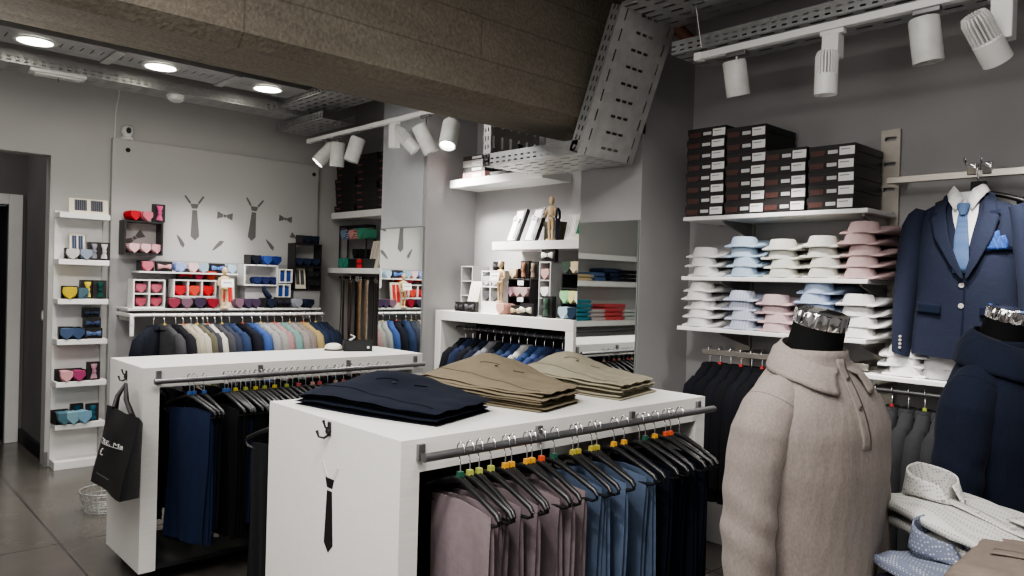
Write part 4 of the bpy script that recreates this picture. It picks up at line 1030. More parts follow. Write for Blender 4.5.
# ---- jackets on the tie wall rail
JK = [(150, (.012, .014, .022), 'black'), (200, (.05, .05, .055), 'charcoal'), (250, (.013, .013, .017), 'black'), (283, (.5, .46, .38), 'pale checked'), (318, (.6, .55, .45), 'cream checked'), (345, (.09, .085, .06), 'olive'), (372, (.04, .042, .05), 'anthracite'), (392, (.66, .63, .56), 'off white'),
      (425, (.05, .05, .058), 'dark grey'), (455, (.03, .035, .055), 'charcoal blue'), (490, (.025, .04, .09), 'navy'), (548, (.012, .013, .02), 'black'), (590, (.07, .13, .36), 'bright blue'), (628, (.4, .41, .42), 'light grey'), (660, (.42, .41, .39), 'pearl grey'), (690, (.5, .3, .31), 'dusty pink'),
      (725, (.25, .42, .4), 'mint green'), (757, (.4, .36, .34), 'pale taupe'), (783, (.34, .29, .27), 'taupe'), (818, (.55, .42, .2), 'sand yellow'), (848, (.02, .03, .06), 'navy'), (873, (.018, .025, .05), 'dark navy'), (903, (.015, .02, .035), 'blue black')]
JK = [(a_, c_ if max(c_) < .12 else mul(c_, .62), n_) for a_, c_, n_ in JK]
for i, (X, c, n_) in enumerate(JK):
    x_ = at(120+X/4.452, 312, 'y', RY).x
    rz = R_(-48) if i == 0 else R_(random.uniform(17, 23))
    hanger('clothes hanger of the %s jacket %s from the left on the tie wall rail' % (n_, ORD[i]), x_, RY, RZ, rz, [None, (.7, .5, .1), None, (.6, .1, .05)][i % 4], 'jacket', 'hangers on the tie wall rail')
    jacket('%s jacket, %s from the left on the tie wall rail' % (n_, ORD[i]), x_, RY, RZ, rz, c, 'jackets on the tie wall rail', 'check' if 'checked' in n_ else 'plain', mul(c, .8))

# ================================================================== BELT ALCOVE
# black shoe boxes: three columns of eight, fronts look to -x
cy_ = [6.312, 5.94, 5.565]
for cI, y in enumerate(cy_):
    for r in range(8):
        shirt_box('black box, %s from the bottom in the %s column of the belt alcove' % (ORD[r], ('left', 'middle', 'right')[cI]), 3.66+.006*((r*7+cI*3) % 4), y, 2.116+.0645*r, FACE_L, .366, .0645, .22, 'black boxes above the belts', True)
# shelf with odds and ends
def ny(px, x): return at(px, 270, 'x', x).y
zsb = 1.588
xs = 3.66
t = thing('tie_rack', 'black wire rack of three hanging striped ties above the belts', 'rack', (xs+.08, ny(352, xs+.08), zsb))
hw = .24
bm = tube(bmn(), [(0, hw, 0), (0, hw, .40), (0, -hw, .40), (0, -hw, 0)], .008, 8); tube(bm, [(.09, hw, .40), (.09, hw, 0)], .008, 8); tube(bm, [(.09, -hw, .4), (.09, -hw, 0)], .008, 8)
obj('rack_frame', bm, BLACKM, t, smooth=50); obj('top_plate', box(bmn(), -.01, .1, -hw, hw, .395, .41), BLACKM, t)
for px_, c, c2, l in ((341, (.04, .08, .2), (.5, .6, .7), 'blue striped tie hanging in the black rack'), (349, (.5, .06, .05), (.7, .6, .6), 'red striped tie hanging in the black rack'), (358, (.08, .3, .2), None, 'green tie hanging in the black rack')):
    yy = ny(px_, xs)
    rolled_tie(l, xs+.03, yy, zsb+.27, FACE_L, c, 'stripe' if c2 else 'plain', c2, False, 1.15 if c2 else 1.3, 'ties in the alcove rack')
rolled_tie('teal green rolled tie on the shelf above the belts', xs, ny(342.5, xs), zsb, FACE_L, (.06, .3, .22), 'plain', None, False, 1.2)
rolled_tie('black rolled tie on a box above the belts', xs+.06, ny(356, xs+.06), zsb+.095, FACE_L, (.02, .02, .025), 'plain', None, True, 1.1)
for px_, w_, l, c in ((352, .16, 'small black box beside the red one above the belts', BLACKC), (367, .2, 'small dark patterned box above the belts', mat('dark_green_box', (.05, .06, .055), .5))):
    t = thing('small_box', l, 'box', (xs+.03, ny(px_, xs+.03), zsb)); obj('box_body', box(bmn(), 0, .1, -w_/2, w_/2, 0, .085), c, t, bevel=.003); obj('lid_edge', box(bmn(), -.002, .102, -w_/2-.002, w_/2+.002, .06, .087), c, t)
t = thing('small_box', 'small bright red tie roll before the dark boxes above the belts', 'box', (xs-.0, ny(358, xs), zsb)); obj('box_body', box(bmn(), 0, .025, -.035, .035, 0, .085), fabric((.7, .05, .06)), t, bevel=.01); obj('band', box(bmn(), -.002, .02, -.036, .036, .035, .045), BLACKM, t)
card('cream gift box leaning on the shelf above the belts', xs+.04, ny(372, xs+.04), zsb, FACE_L, .15, .26, -12, CREAM, (.35, .32, .28))
# belts on a dark rack
t = thing('belt_rack', 'dark rack from which the leather belts hang', 'rack', (3.7, 5.32, 1.5))
obj('bar', tube(bmn(), [(0, 0, 0), (0, 1.1, 0)], .012, 8), BLACKM, t, smooth=40)
for y in (.02, 1.08): obj('arm', box(bmn(), 0, .2, y-.01, y+.01, -.01, .01), BLACKM, t)
rb_ = random.Random(4)
BC = [((.05, .025, .012), 'dark brown'), ((.012, .011, .01), 'black'), ((.3, .2, .12), 'tan'), ((.02, .015, .012), 'black brown'), ((.09, .045, .02), 'chestnut'), ((.5, .42, .33), 'pale stone')]
for i in range(22):
    c, n_ = BC[(i*3 + i//4) % 6]; y = 6.38 - .048*i
    t = thing('leather_belt', '%s leather belt, %s from the left on the belt rack' % (n_, ORD[i]), 'belt', (3.69-.015*(i % 3), y, 1.49), rz=R_(rb_.uniform(-35, 25)), group='belts hanging in the alcove')
    m_ = mat('leather_'+n_.replace(' ', '_'), c, .45, var=.2, scale=20)
    obj('strap', surf(bmn(), lambda u, v: (.004*math.sin(v*7+i)+.02*v*math.sin(i), (u-.5)*.036, -.01-1.02*v), 2, 14), m_, t, smooth=60, solid=.004)
    bm = bmn(); tube(bm, [(0, -.022, .02), (0, .022, .02), (0, .022, -.03), (0, -.022, -.03), (0, -.022, .02)], .0035, 6)
    obj('buckle', bm, mat('buckle_metal', (.4, .38, .34), .25, 1), t, smooth=40)

# ================================================================== COUNTER BETWEEN THE PILLARS
def mx(px, x): return at(px, 300, 'x', x).y
def Zc(X): return 430 + X/6.4
XC = 3.56
def W6(a): return a/6.4*.0057
GC = 'ties on the counter between the pillars'
def cz(X0, X1, x=XC): return mx(Zc((X0+X1)/2), x), abs(mx(Zc(X0), x)-mx(Zc(X1), x))
def cell_at(label, X0, X1, h, nx, nz, m, x=XC, d=.12, **kw):
    y, w_ = cz(X0, X1, x); return cells(label, x, y, CT, FACE_L, nx, nz, w_, h, d, m, **kw), y, w_
cell_at('tall grey three cell rack at the left end of the counter', 195, 268, .345, 1, 3, GREYBOX, XC+.12, d=.16)
card('cream gift box leaning on the counter at the left', XC+.02, mx(Zc(245), XC), CT+.0, FACE_L, .115, .235, -14, mat('warm_cream_card', (.75, .7, .6), .6), (.4, .39, .37))
bow_tie('black bow tie box at the far left of the counter', XC-.02, mx(Zc(204), XC), CT, FACE_L, (.05, .05, .055), s=.95, group=GC)
bow_tie('grey bow tie box beside the leaning cream box', XC-.02, mx(Zc(272), XC), CT, FACE_L, (.1, .1, .11), s=1.05, group=GC)
c_, y_, w_ = cell_at('white four cell rack on a white block on the counter', 325, 440, .31, 2, 2, WHITE2, XC+.05, d=.14, foot=.075, th=.01)
for dx, z_, c, l in ((.045, .2, (.45, .45, .46), 'upper left'), (-.045, .2, (.5, .5, .5), 'upper right'), (.045, .09, (.08, .08, .085), 'lower left'), (-.045, .09, (.1, .1, .1), 'lower right')):
    rolled_tie('grey rolled tie in the %s cell of the white rack' % l, XC+.065, y_+dx, CT+z_, FACE_L, c, 'dot', None, False, .88, GC)
bow_tie('black bow tie box on top of the white four cell rack', XC+.06, mx(Zc(385), XC), CT+.312, FACE_L, (.07, .07, .075), s=.85, group=GC)
rolled_tie('salmon pink rolled tie under the wooden doll', XC-.03, mx(Zc(460), XC-.03), CT, FACE_L, (.7, .4, .33), 'plain', None, False, 1.0, GC)
doll('jointed wooden doll standing on a pink tie on the counter', XC+.0, mx(Zc(448), XC), CT+.082, FACE_L, .30, sign='small white card held by the doll on the counter')
c_, y_, w_ = cell_at('black two level rack of pale pink ties on the counter', 497, 640, .255, 1, 2, BLACKC, XC+.05, d=.15, th=.01)
for i, q in enumerate((1, 0, -1)): rolled_tie('%s dusty pink tie in the black rack on the counter' % ('left', 'middle', 'right')[i], XC+.045, y_+q*w_*.29, CT+.13, FACE_L, (.4, .28, .28) if i else (.36, .22, .27), 'dot', None, False, .85, GC)
for z_, l in ((.21, 'upper'), (.095, 'lower')):
    o = obj('price_card', box(bmn(), -.03, .03, -.0015, 0, 0, .032), PAPER, loc=(XC+.035, y_-.03, CT+z_), rot=(0, 0, FACE_L)); tag(o, '%s white card on the black rack of pink ties' % l, 'card')
bow_tie('copper bow tie upright on the black counter rack', XC+.08, mx(Zc(600), XC+.08), CT+.257, FACE_L, (.32, .16, .1), vert=True, s=1.08, group=GC)
bow_tie('brown bow tie upright at the right of the copper one', XC+.09, mx(Zc(660), XC+.09), CT+.257, FACE_L, (.22, .17, .13), vert=True, s=1.04, group=GC)
rolled_tie('cream rolled tie on top of the black counter rack', XC+.06, mx(Zc(533), XC+.06), CT+.257, FACE_L, (.62, .48, .32), 'plain', None, True, .85, GC)
bow_tie('beige bow tie box in front of the black counter rack', XC-.01, mx(Zc(560), XC), CT, FACE_L, (.5, .4, .26), s=.92, group=GC)
bow_tie('white bow tie box in front of the black counter rack', XC-.03, mx(Zc(640), XC), CT, FACE_L, (.75, .72, .58), s=1.15, group=GC)
c_, y_, w_ = cell_at('tall grey three cell rack in the middle of the counter', 692, 768, .375, 1, 3, GREYBOX, XC+.04, d=.17, th=.01)
for z_, c, l in ((.255, (.45, .28, .26), 'dusty pink rolled tie in the top cell of the tall grey rack'), (.133, (.72, .72, .72), 'white rolled tie in the middle cell of the tall grey rack'), (.012, (.08, .08, .085), 'dark rolled tie in the lowest cell of the tall grey rack')):
    rolled_tie(l, XC+.055, y_, CT+z_, FACE_L, c, 'plain', None, False, .9, GC)
bow_tie('white bow tie box on top of the tall grey rack', XC+.05, mx(Zc(748), XC+.05), CT+.376, FACE_L, (.8, .79, .74), s=1.1, group=GC)
bow_tie('dark green bow tie upright in front of the tall grey rack', XC-.02, mx(Zc(763), XC), CT, FACE_L, (.08, .13, .1), vert=True, s=1.25, group=GC)
c_, y_, w_ = cell_at('black three level rack of pastel ties at the right end of the counter', 835, 965, .30, 1, 3, BLACKC, XC+.03, d=.15, th=.01)
for X, z_, c, l in ((870, .3, (.06, .09, .07), 'dark green rolled tie on top of the pastel rack'), (918, .3, (.68, .56, .36), 'cream rolled tie on top of the pastel rack'), (955, .3, (.7, .65, .55), 'ivory rolled tie at the right on top of the pastel rack'),
        (862, .105, (.3, .6, .3), 'mint green rolled tie in the pastel rack'), (905, .105, (.68, .66, .3), 'pale yellow rolled tie in the pastel rack'), (948, .105, (.72, .7, .6), 'ivory rolled tie in the pastel rack'),
        (875, .01, (.4, .52, .6), 'pale blue rolled tie at the foot of the pastel rack'), (930, .01, (.02, .04, .07), 'dark blue rolled tie at the foot of the pastel rack')):
    rolled_tie(l, XC + (.0 if z_ < .05 else .03), mx(Zc(X), XC+.02), CT+(z_ if z_ > .05 else .0), FACE_L, c, 'plain', None, False, 1.0 if z_ != .3 else .95, GC)
# gift boxes on the shelf above
ZM = 1.787; XM = 3.64
def giftset(label, px0, px1, c2):
    y = mx((px0+px1)/2, XM)
    t = thing('gift_box', label, 'gift box', (XM, y, ZM), rot=(R_(-20), 0, FACE_L-R_(14)), group='white tie gift boxes')
    obj('box', box(bmn(), -.075, .075, 0, .03, 0, .255), BLACKC, t, bevel=.002)
    obj('white_card', prism(bmn(), [(-.06, .012), (.05, .012), (.05, .13), (.06, .16), (.05, .24), (-.045, .24), (-.06, .16)], -.003, 0), PAPER, t)
    obj('tie_strip', prism(bmn(), [(.012, .02), (.045, .02), (.04, .15), (.02, .17)], -.006, -.003), fabric(c2), t)
    o = put('bow', cached('bow', lambda: fin('bow', bow_bm(), BLACKM, 60)), t, fabric((.7, .7, .72)), (0, -.012, .17), (0, R_(15), 0))
giftset('left leaning black gift box with white tie and silver bow', 499, 519, (.3, .28, .35))
giftset('right leaning black gift box with white tie and grey bow', 517, 537, (.35, .35, .38))
t = thing('dark_gift_box', 'small dark olive box behind the leaning gift boxes', 'box', (XM+.05, mx(543, XM), ZM)); obj('box_body', box(bmn(), 0, .1, -.06, .06, 0, .135), mat('olive_box', (.08, .075, .05), .5), t, bevel=.003); obj('lid', box(bmn(), -.003, .103, -.063, .063, .1, .138), mat('olive_box', (.08, .075, .05)), t)
doll('jointed wooden doll on the shelf with the leaning gift boxes', XM+.0, mx(549, XM), ZM, FACE_L, .30)
t = thing('hanging_tie', 'dark narrow tie hung beside the wooden doll on the shelf', 'tie', (XM+.01, mx(554.5, XM), ZM)); obj('blade', prism(bmn(), [(-.022, .02), (0, 0), (.022, .02), (.02, .15), (-.02, .15)], -.004, .004), fabric((.05, .05, .07)), t); obj('loop', tube(bmn(), [(-.018, 0, .15), (-.014, 0, .2), (0, 0, .215), (.014, 0, .2), (.018, 0, .15)], .009, 8), fabric((.05, .05, .07)), t, smooth=60)
card('white gift box leaning behind the wooden doll on the shelf', XM+.07, mx(567, XM+.07), ZM, FACE_L, .1, .19, -14, mat('soft_white_card', (.6, .6, .59), .6), (.5, .5, .5))
card('cream gift box with green tie on the shelf beside the pillar', XM+.02, mx(578, XM+.02), ZM, FACE_L, .14, .235, -20, CREAM, (.02, .12, .09))
# top shelf boxes
ZT = 2.275
for i, (z_, h_, c, l) in enumerate(((0, .05, (.55, .3, .3), 'pink boxed shirt at the bottom of the top shelf pile'), (.05, .04, (.04, .04, .04), 'black boxed shirt in the top shelf pile'), (.09, .05, (.6, .58, .55), 'white boxed shirt in the top shelf pile'), (.14, .035, (.06, .05, .05), 'black box on top of the top shelf pile'))):
    t = thing('flat_box', l, 'box', (3.63, mx(470, 3.63), ZT+z_), group='flat boxes on the top shelf'); obj('box_body', box(bmn(), 0, .22, -.13, .13, 0, h_), mat('flat%d' % i, c, .5), t, bevel=.002); obj('sticker', box(bmn(), -.001, 0, -.09, .02, h_*.25, h_*.75), PAPER, t)
t = thing('flat_box', 'flat dark garment box lying along the topmost shelf', 'box', (3.64, mx(505, 3.64), ZT)); obj('box_body', box(bmn(), 0, .2, -.22, .2, 0, .03), BLACKC, t, bevel=.002); obj('lid', box(bmn(), -.003, .203, -.223, .203, .018, .033), BLACKC, t)
# trousers under the counter
TC = [((.012, .014, .02), 'black'), ((.02, .03, .07), 'navy'), ((.012, .013, .018), 'black'), ((.015, .02, .04), 'dark navy'), ((.2, .2, .22), 'grey'), ((.012, .014, .02), 'black'), ((.02, .035, .08), 'navy'), ((.03, .05, .12), 'blue'), ((.5, .5, .5), 'white'), ((.03, .06, .16), 'denim blue'), ((.05, .08, .2), 'mid blue'), ((.02, .03, .07), 'navy'), ((.03, .05, .11), 'blue'), ((.012, .014, .02), 'black')]
for i, (c, n_) in enumerate(TC):
    y = 4.46 - .085*i
    hanger('black hanger of the %s jacket %s from the left under the counter' % (n_, ORD[i]), 3.67, y, 1.135, -PI/2+R_(8), None, 'jacket', 'hangers under the counter')
    jacket('%s jacket, %s from the left under the counter' % (n_, ORD[i]), 3.67, y, 1.135, -PI/2+R_(8), mul(c, .7), 'jackets under the counter')

# ================================================================== SHIRT WALL
XF = 3.545
def sy(px, x=XF): return at(px, 270, 'x', x).y
# black shirt boxes in four stacks
for si, (p0, p1, n_, nm) in enumerate(((687, 724.5, 8, 'leftmost'), (726.5, 765.5, 7, 'second'), (765.5, 807, 5, 'third'), (808.5, 854.5, 5, 'rightmost'))):
    y0, y1 = at(p0, 172, 'x', XF).y, at(p1, 172, 'x', XF).y; w_ = y0-y1
    hh = (.0605, .0655, .0635, .062)[si]
    for r in range(n_):
        shirt_box('black shirt box with white sticker, %s from the bottom of the %s stack' % (ORD[r], nm), XF-.012+.004*((r*5+si*3) % 3), (y0+y1)/2+.002*((r*3+si) % 3-1), ZS[0]+hh*r, FACE_L, round(w_, 3), hh, .32, 'black shirt boxes on the shirt wall')
SW, SB, SC, SP, SBL = (.62, .615, .605), (.36, .45, .56), (.58, .575, .53), (.47, .345, .345), (.38, .46, .62)
def pile(px, n_, zt, dz, c, nm, place, kind='plain', c2=None, x=XF):
    for r in range(n_):
        o = folded_shirt('%s folded shirt, %s from the bottom, %s' % (nm, ORD[r], place), x+.006*((r*7) % 3-1), sy(px, x)+.008*((r*5+n_) % 3-1), zt+dz*r, FACE_L+R_(((r*37) % 7-3)*1.2), c, kind, c2, 'folded shirts on the shirt wall', r % 3)
pile(699, 3, ZS[1], .052, SW, 'white', 'first pile of the upper shelf')
pile(739, 4, ZS[1], .052, SB, 'light blue', 'second pile of the upper shelf')
pile(778, 4, ZS[1], .046, SC, 'cream', 'third pile of the upper shelf')
pile(818, 4, ZS[1], .05, SC, 'ivory', 'fourth pile of the upper shelf')
pile(857, 5, ZS[1], .053, SP, 'dusty pink', 'last pile of the upper shelf')
pile(697, 5, ZS[2], .048, SW, 'white', 'first pile of the lower shelf')
pile(739, 4, ZS[2], .05, (.38, .42, .54), 'pale blue', 'second pile of the lower shelf', 'check', (.5, .53, .6))
pile(773, 4, ZS[2], .045, (.54, .41, .42), 'rose', 'third pile of the lower shelf')
pile(814, 5, ZS[2], .05, SBL, 'sky blue', 'pile behind the taupe polo mannequin')
pile(856, 4, ZS[2], .05, SW, 'white', 'last pile of the lower shelf')
pile(903, 3, 1.125, .042, (.72, .72, .72), 'white', 'pile on the low ledge', x=3.57)
pile(940, 2, 1.125, .042, (.5, .49, .5), 'grey', 'pile at the right of the low ledge', x=3.59)
# black suits on the steel bar
for i in range(6):
    y = at(710 + 10.5*i, 356, 'x', 3.6).y
    hanger('hanger of the black suit %s from the left below the shirts' % ORD[i], 3.6, y, 1.165, -PI/2+R_(6), (.5, .05, .05) if i % 2 else None, 'jacket', 'hangers below the shirts')
    jacket('black suit jacket, %s from the left below the shirt shelves' % ORD[i], 3.6, y, 1.165, -PI/2+R_(6), ((.007, .0075, .011), (.006, .0065, .009))[i % 2], 'black suits below the shirt shelves')
# grey jackets under the ledge
for i in range(5):
    y = at(876 + 16.5*i, 389, 'x', 3.6).y
    c = (.026, .0265, .029) if i else (.01, .01, .012)
    hanger('hanger of the grey jacket %s from the left under the ledge' % ORD[i], 3.6, y, 1.06, -PI/2+R_(10), ((.5, .6, .1), (.5, .05, .05), None)[i % 3], 'jacket', 'hangers under the ledge')
    jacket('%s grey jacket, %s from the left under the low ledge' % ('dark' if i == 0 else 'mid', ORD[i]), 3.6, y, 1.06, -PI/2+R_(10), c, 'grey jackets under the ledge')

# ================================================================== NAVY SUIT ON DISPLAY (front looks to -x)
SUITN = fabric((.024, .029, .052), 'plain', None, 3.0)
SUITD = fabric((.012, .017, .036), 'plain', None, 3.0)
SPR = [(0, .055, .05), (-.012, .085, .056), (-.03, .135, .064), (-.055, .18, .068), (-.085, .200, .075), (-.16, .196, .085), (-.28, .188, .09), (-.4, .186, .085), (-.5, .195, .085), (-.60, .205, .085), (-.68, .207, .083)]
def s_int(z):
    for (z0, w0, d0), (z1, w1, d1) in zip(SPR, SPR[1:]):
        if z <= z0 and z >= z1:
            k = (z0-z)/(z0-z1); return w0+(w1-w0)*k, d0+(d1-d0)*k
    return (SPR[0][1:] if z > 0 else SPR[-1][1:])
def s_front(x, z):
    w_, d_ = s_int(z); u = min(1, abs(x)/w_)
    return -d_*max(0, 1-u**2.6)**.5
def patch(bm, left, right, off, n=10, m=6, f=s_front):
    """strip between two polylines of (x, z), laid off in front of the chest"""
    def smp(pl, v):
        k = v*(len(pl)-1); i = min(int(k), len(pl)-2); u = k-i
        return (pl[i][0]*(1-u)+pl[i+1][0]*u, pl[i][1]*(1-u)+pl[i+1][1]*u)
    def g(u, v):
        a, b = smp(left, v), smp(right, v); x, z = a[0]*(1-u)+b[0]*u, a[1]*(1-u)+b[1]*u
        return (x, f(x, z)-off, z)
    return surf(bm, g, m, n)
def dress_jacket(label, loc, rz, full=True):
    t = thing('suit_jacket', label, 'jacket', loc, rz=rz, group='navy suit jackets on the square bar'); t.scale = (1.06, 1, 1.02)
    bm = bmn(); rings = []
    for z, w_, d_ in SPR:
        rg = []
        for i in range(32):
            a = 2*PI*i/32; c, s = math.cos(a), math.sin(a)
            x = w_*c; k = 1 + .02*math.sin(x*40+z*11)
            rg.append((x, d_*k*math.copysign(max(0, 1-abs(c)**2.6)**.5, s)*(1 if s < 0 else .7), z+(.012*abs(c) if z < -.66 else 0)))
        rings.append(rg)
    loft(bm, rings); obj('body', bm, SUITN, t, smooth=60)
    for q in (-1, 1):
        bm = bmn(); rings = []
        for z, x, rx, ry in ((-.045, .165, .03, .045), (-.07, .182, .042, .058), (-.12, .198, .05, .066), (-.24, .213, .05, .066), (-.36, .224, .046, .062), (-.5, .23, .042, .056), (-.6, .232, .038, .05), (-.675, .232, .036, .046)):
            rings.append([(q*x+rx*math.cos(a), -.012+(.0 if z > -.3 else (z+.3)*.06)+ry*math.sin(a), z+.01*q*math.cos(a)) for a in [2*PI*i/18 for i in range(18)]])
        loft(bm, rings); sl = obj('sleeve', bm, SUITN, t, smooth=60)
        if q == -1:
            for k in range(4):
                obj('cuff_button', lathe(bmn(), [(.001, -.003), (.006, -.003), (.006, 0), (.001, 0)], 12), mat('button_pale', (.45, .42, .4), .3), sl, smooth=40, loc=(-.222-.012*0, -.08, -.645+.016*k), rot=(-PI/2, 0, R_(0)))
    # shirt, tie
    sh = obj('shirt_front', patch(bmn(), [(-.05, .02), (-.04, -.08), (-.012, -.19), (.005, -.30)], [(.05, .02), (.05, -.08), (.03, -.19), (.012, -.30)], .005), fabric((.75, .75, .74)), t, smooth=60)
    for q in (-1, 1):
        pts = [(q*.002, .0), (q*.03, .06), (q*.062, .055)], [(q*.01, -.055), (q*.055, -.04), (q*.075, .01)]
        bm = bmn()
        def g(u, v, q=q):
            top = [(.004, -.068, -.01), (.028, -.066, .03), (.05, -.035, .05), (.055, .0, .052)]
            bot = [(.03, -.083, -.062), (.055, -.08, -.02), (.07, -.045, .012), (.072, .005, .02)]
            def sm(pl, v):
                k = v*3; i = min(int(k), 2); w_ = k-i; return [pl[i][j]*(1-w_)+pl[i+1][j]*w_ for j in range(3)]
            a, b = sm(top, v), sm(bot, v); p = [a[j]*(1-u)+b[j]*u for j in range(3)]; return (q*p[0], p[1], p[2])
        surf(bm, g, 4, 9); obj('shirt_collar', bm, fabric((.78, .78, .77)), sh, smooth=60, solid=.003)
    tie_f = fabric((.085, .14, .27), 'dot', (.16, .22, .36), 2)
    ti = obj('tie', patch(bmn(), [(-.018, -.075), (-.026, -.18), (-.028, -.32)], [(.014, -.075), (.026, -.18), (.032, -.32)], .010), tie_f, t, smooth=60, solid=.004)
    obj('tie_knot', loft(bmn(), [[(w_*math.cos(a), -.083+.012*math.sin(a), z) for a in [2*PI*i/12 for i in range(12)]] for z, w_ in ((-.03, .02), (-.04, .024), (-.07, .017), (-.078, .013))]), tie_f, ti, smooth=60)
    # lapels
    for q in (-1, 1):
        if q < 0: inn = [(-.06, .03), (-.064, -.06), (-.04, -.19), (.004, -.31), (.014, -.345)]; out = [(-.09, .01), (-.118, -.095), (-.1, -.17), (-.04, -.28), (.008, -.35)]
        else: inn = [(.06, .03), (.07, -.06), (.052, -.19), (.022, -.30), (.018, -.345)]; out = [(.09, .01), (.125, -.095), (.108, -.17), (.06, -.28), (.022, -.35)]
        lp = obj('lapel', patch(bmn(), inn, out, .015, 16), SUITN, t, smooth=60, solid=.005)
        obj('notch', patch(bmn(), [(q*.092, -.068), (q*.094, -.073)], [(q*.128, -.06), (q*.124, -.078)], .019, 3, 4), SUITD, lp)
    obj('front_edge', patch(bmn(), [(.012, -.34), (.008, -.5), (.0, -.66)], [(.018, -.34), (.015, -.5), (.008, -.67)], .004, 10, 2), SUITD, t, smooth=60)
    for z in (-.37, -.455):
        obj('button', lathe(bmn(), [(.001, -.004), (.010, -.004), (.011, -.002), (.011, 0), (.001, 0)], 16), mat('button_pale', (.45, .42, .4), .3), t, smooth=40, loc=(.004, s_front(.004, z)-.001, z), rot=(-PI/2, 0, 0))
    ps = obj('breast_pocket', patch(bmn(), [(.075, -.215), (.078, -.235)], [(.165, -.205), (.165, -.226)], .008, 3, 6), SUITD, t, smooth=60, solid=.003)
    hk_ = bmn()
    for i, (x0, x1, zt_) in enumerate(((.085, .115, -.16), (.1, .135, -.15), (.12, .155, -.168))):
        patch(hk_, [(x0+.012, zt_), (x0, -.19), (x0, -.225)], [(x1-.01, zt_+.004), (x1, -.19), (x1, -.222)], .011+.002*i, 6, 4)
    obj('pocket_square', hk_, fabric((.035, .08, .26), 'dot', (.1, .17, .4)), ps, smooth=60, solid=.002)
    for q in (-1, 1): obj('pocket_flap', patch(bmn(), [(q*.07, -.452), (q*.07, -.496)], [(q*.165, -.445), (q*.168, -.49)], .007, 4, 8), SUITD, t, smooth=60, solid=.004)
    return t
zsuit = 1.917
ysu = 1.03
def face_hanger(label, loc, rz):
    t = thing('clothes_hanger', label, 'hanger', loc, rz=rz, group='hangers on the square bar')
    obj('hook', tube(bmn(), [(0, .02, .0), (0, .012, .022), (0, -.0, .03), (0, -.02, .02), (0, -.03, 0), (0, -.02, -.03), (0, .0, -.06), (0, 0, -.1)], .003, 8), CHROME, t, smooth=60)
    obj('arms', loft(bmn(), [[(u*.17, .012*math.cos(a), -.1-.045*abs(u)**1.6+.012*math.sin(a)) for a in [2*PI*i/10 for i in range(10)]] for u in [k/5-1 for k in range(11)]]), BLACK, t, smooth=60)
    obj('clip', box(bmn(), -.03, .03, -.012, .012, -.095, -.05), BLACKM, t, bevel=.004)
    return t
dress_jacket('navy suit jacket with white shirt, blue tie and pocket square on the steel bar', (3.62, ysu, zsuit), FACE_L)
face_hanger('black hanger holding the front navy suit jacket', (3.735, ysu, 2.05), FACE_L)
t2_ = dress_jacket('second navy suit jacket hanging behind the front one, cut by the picture edge', (3.72, .72, zsuit-.01), FACE_L-R_(10))
face_hanger('black hanger holding the rear navy suit jacket', (3.76, .72, 2.05), FACE_L)
for i, (dy, l) in enumerate(((.03, 'left'), (-.03, 'right'))):
    t = thing('bar_hook', '%s chrome hook block on the square bar above the suit' % l, 'hook', (3.75, ysu+dy, 2.05), group='hook blocks on the bar')
    obj('block', box(bmn(), -.02, .02, -.018, .018, -.02, .035), CHROME, t, bevel=.003); obj('pin', tube(bmn(), [(-.02, 0, .02), (-.1, 0, .02), (-.115, 0, .045)], .006, 8), CHROME, t, smooth=50)

# ================================================================== TROUSERS ON THE WHITE FIXTURES
MV, BL_, NV = (.215, .172, .185), (.10, .135, .21), (.006, .008, .016)
YR2, ZR2 = 1.72-.065, 1.02
def Zh(X): return 410 + X/2.9375
CUB = {'g': (.03, .12, .08), 'y': (.45, .5, .12), 'o': (.8, .4, .05), 'r': (.75, .12, .05), 'm': (.5, .42, .08), 'n': None}
HK = [(150, 'g'), (178, 'y'), (205, 'y'), (240, 'y'), (282, 'o'), (300, 'o'), (345, 'o'), (360, 'o'), (388, 'r'), (425, 'g'), (480, 'm'), (495, 'm'), (535, 'm'), (550, 'm'), (600, 'o'), (630, 'o'), (675, 'n'), (692, 'g'), (720, 'o'), (752, 'r'), (766, 'r'), (792, 'n')]
for i, (X, cb_) in enumerate(HK):
    x_ = at(Zh(X), 446-.11*(Zh(X)-462), 'y', YR2).x
    c, n_ = (MV, 'mauve') if i < 10 else ((BL_, 'denim blue') if i < 16 else (NV, 'navy'))
    rz = R_(-5 + 4*math.sin(i*2.3))
    hanger('black hanger of the %s trousers, %s from the left, on the nearest fixture' % (n_, ORD[i]), x_, YR2, ZR2, rz, CUB[cb_], 'trouser', 'hangers on the nearest fixture')
    trousers('%s trousers, %s from the left, on the nearest fixture' % (n_, ORD[i]), x_, YR2, ZR2, rz, mul(c, 1+.08*math.sin(i*1.7)), i % 4, 'trousers on the front rail of the nearest fixture', .8 if i % 2 else .76)
# back rail of the near fixture: dark trousers
YRb = 2.54+.065
for i in range(9):
    x_ = 1.24 + .16*i
    hanger('black hanger of the dark trousers %s from the left on the back rail' % ORD[i], x_, YRb, ZR2, R_(5), None, 'trouser', 'hangers on the back rail')
    trousers('dark grey trousers, %s from the left on the back rail of the nearest fixture' % ORD[i], x_, YRb, ZR2, R_(5), (.008, .009, .011), i % 4, 'trousers on the back rail of the nearest fixture', .8)
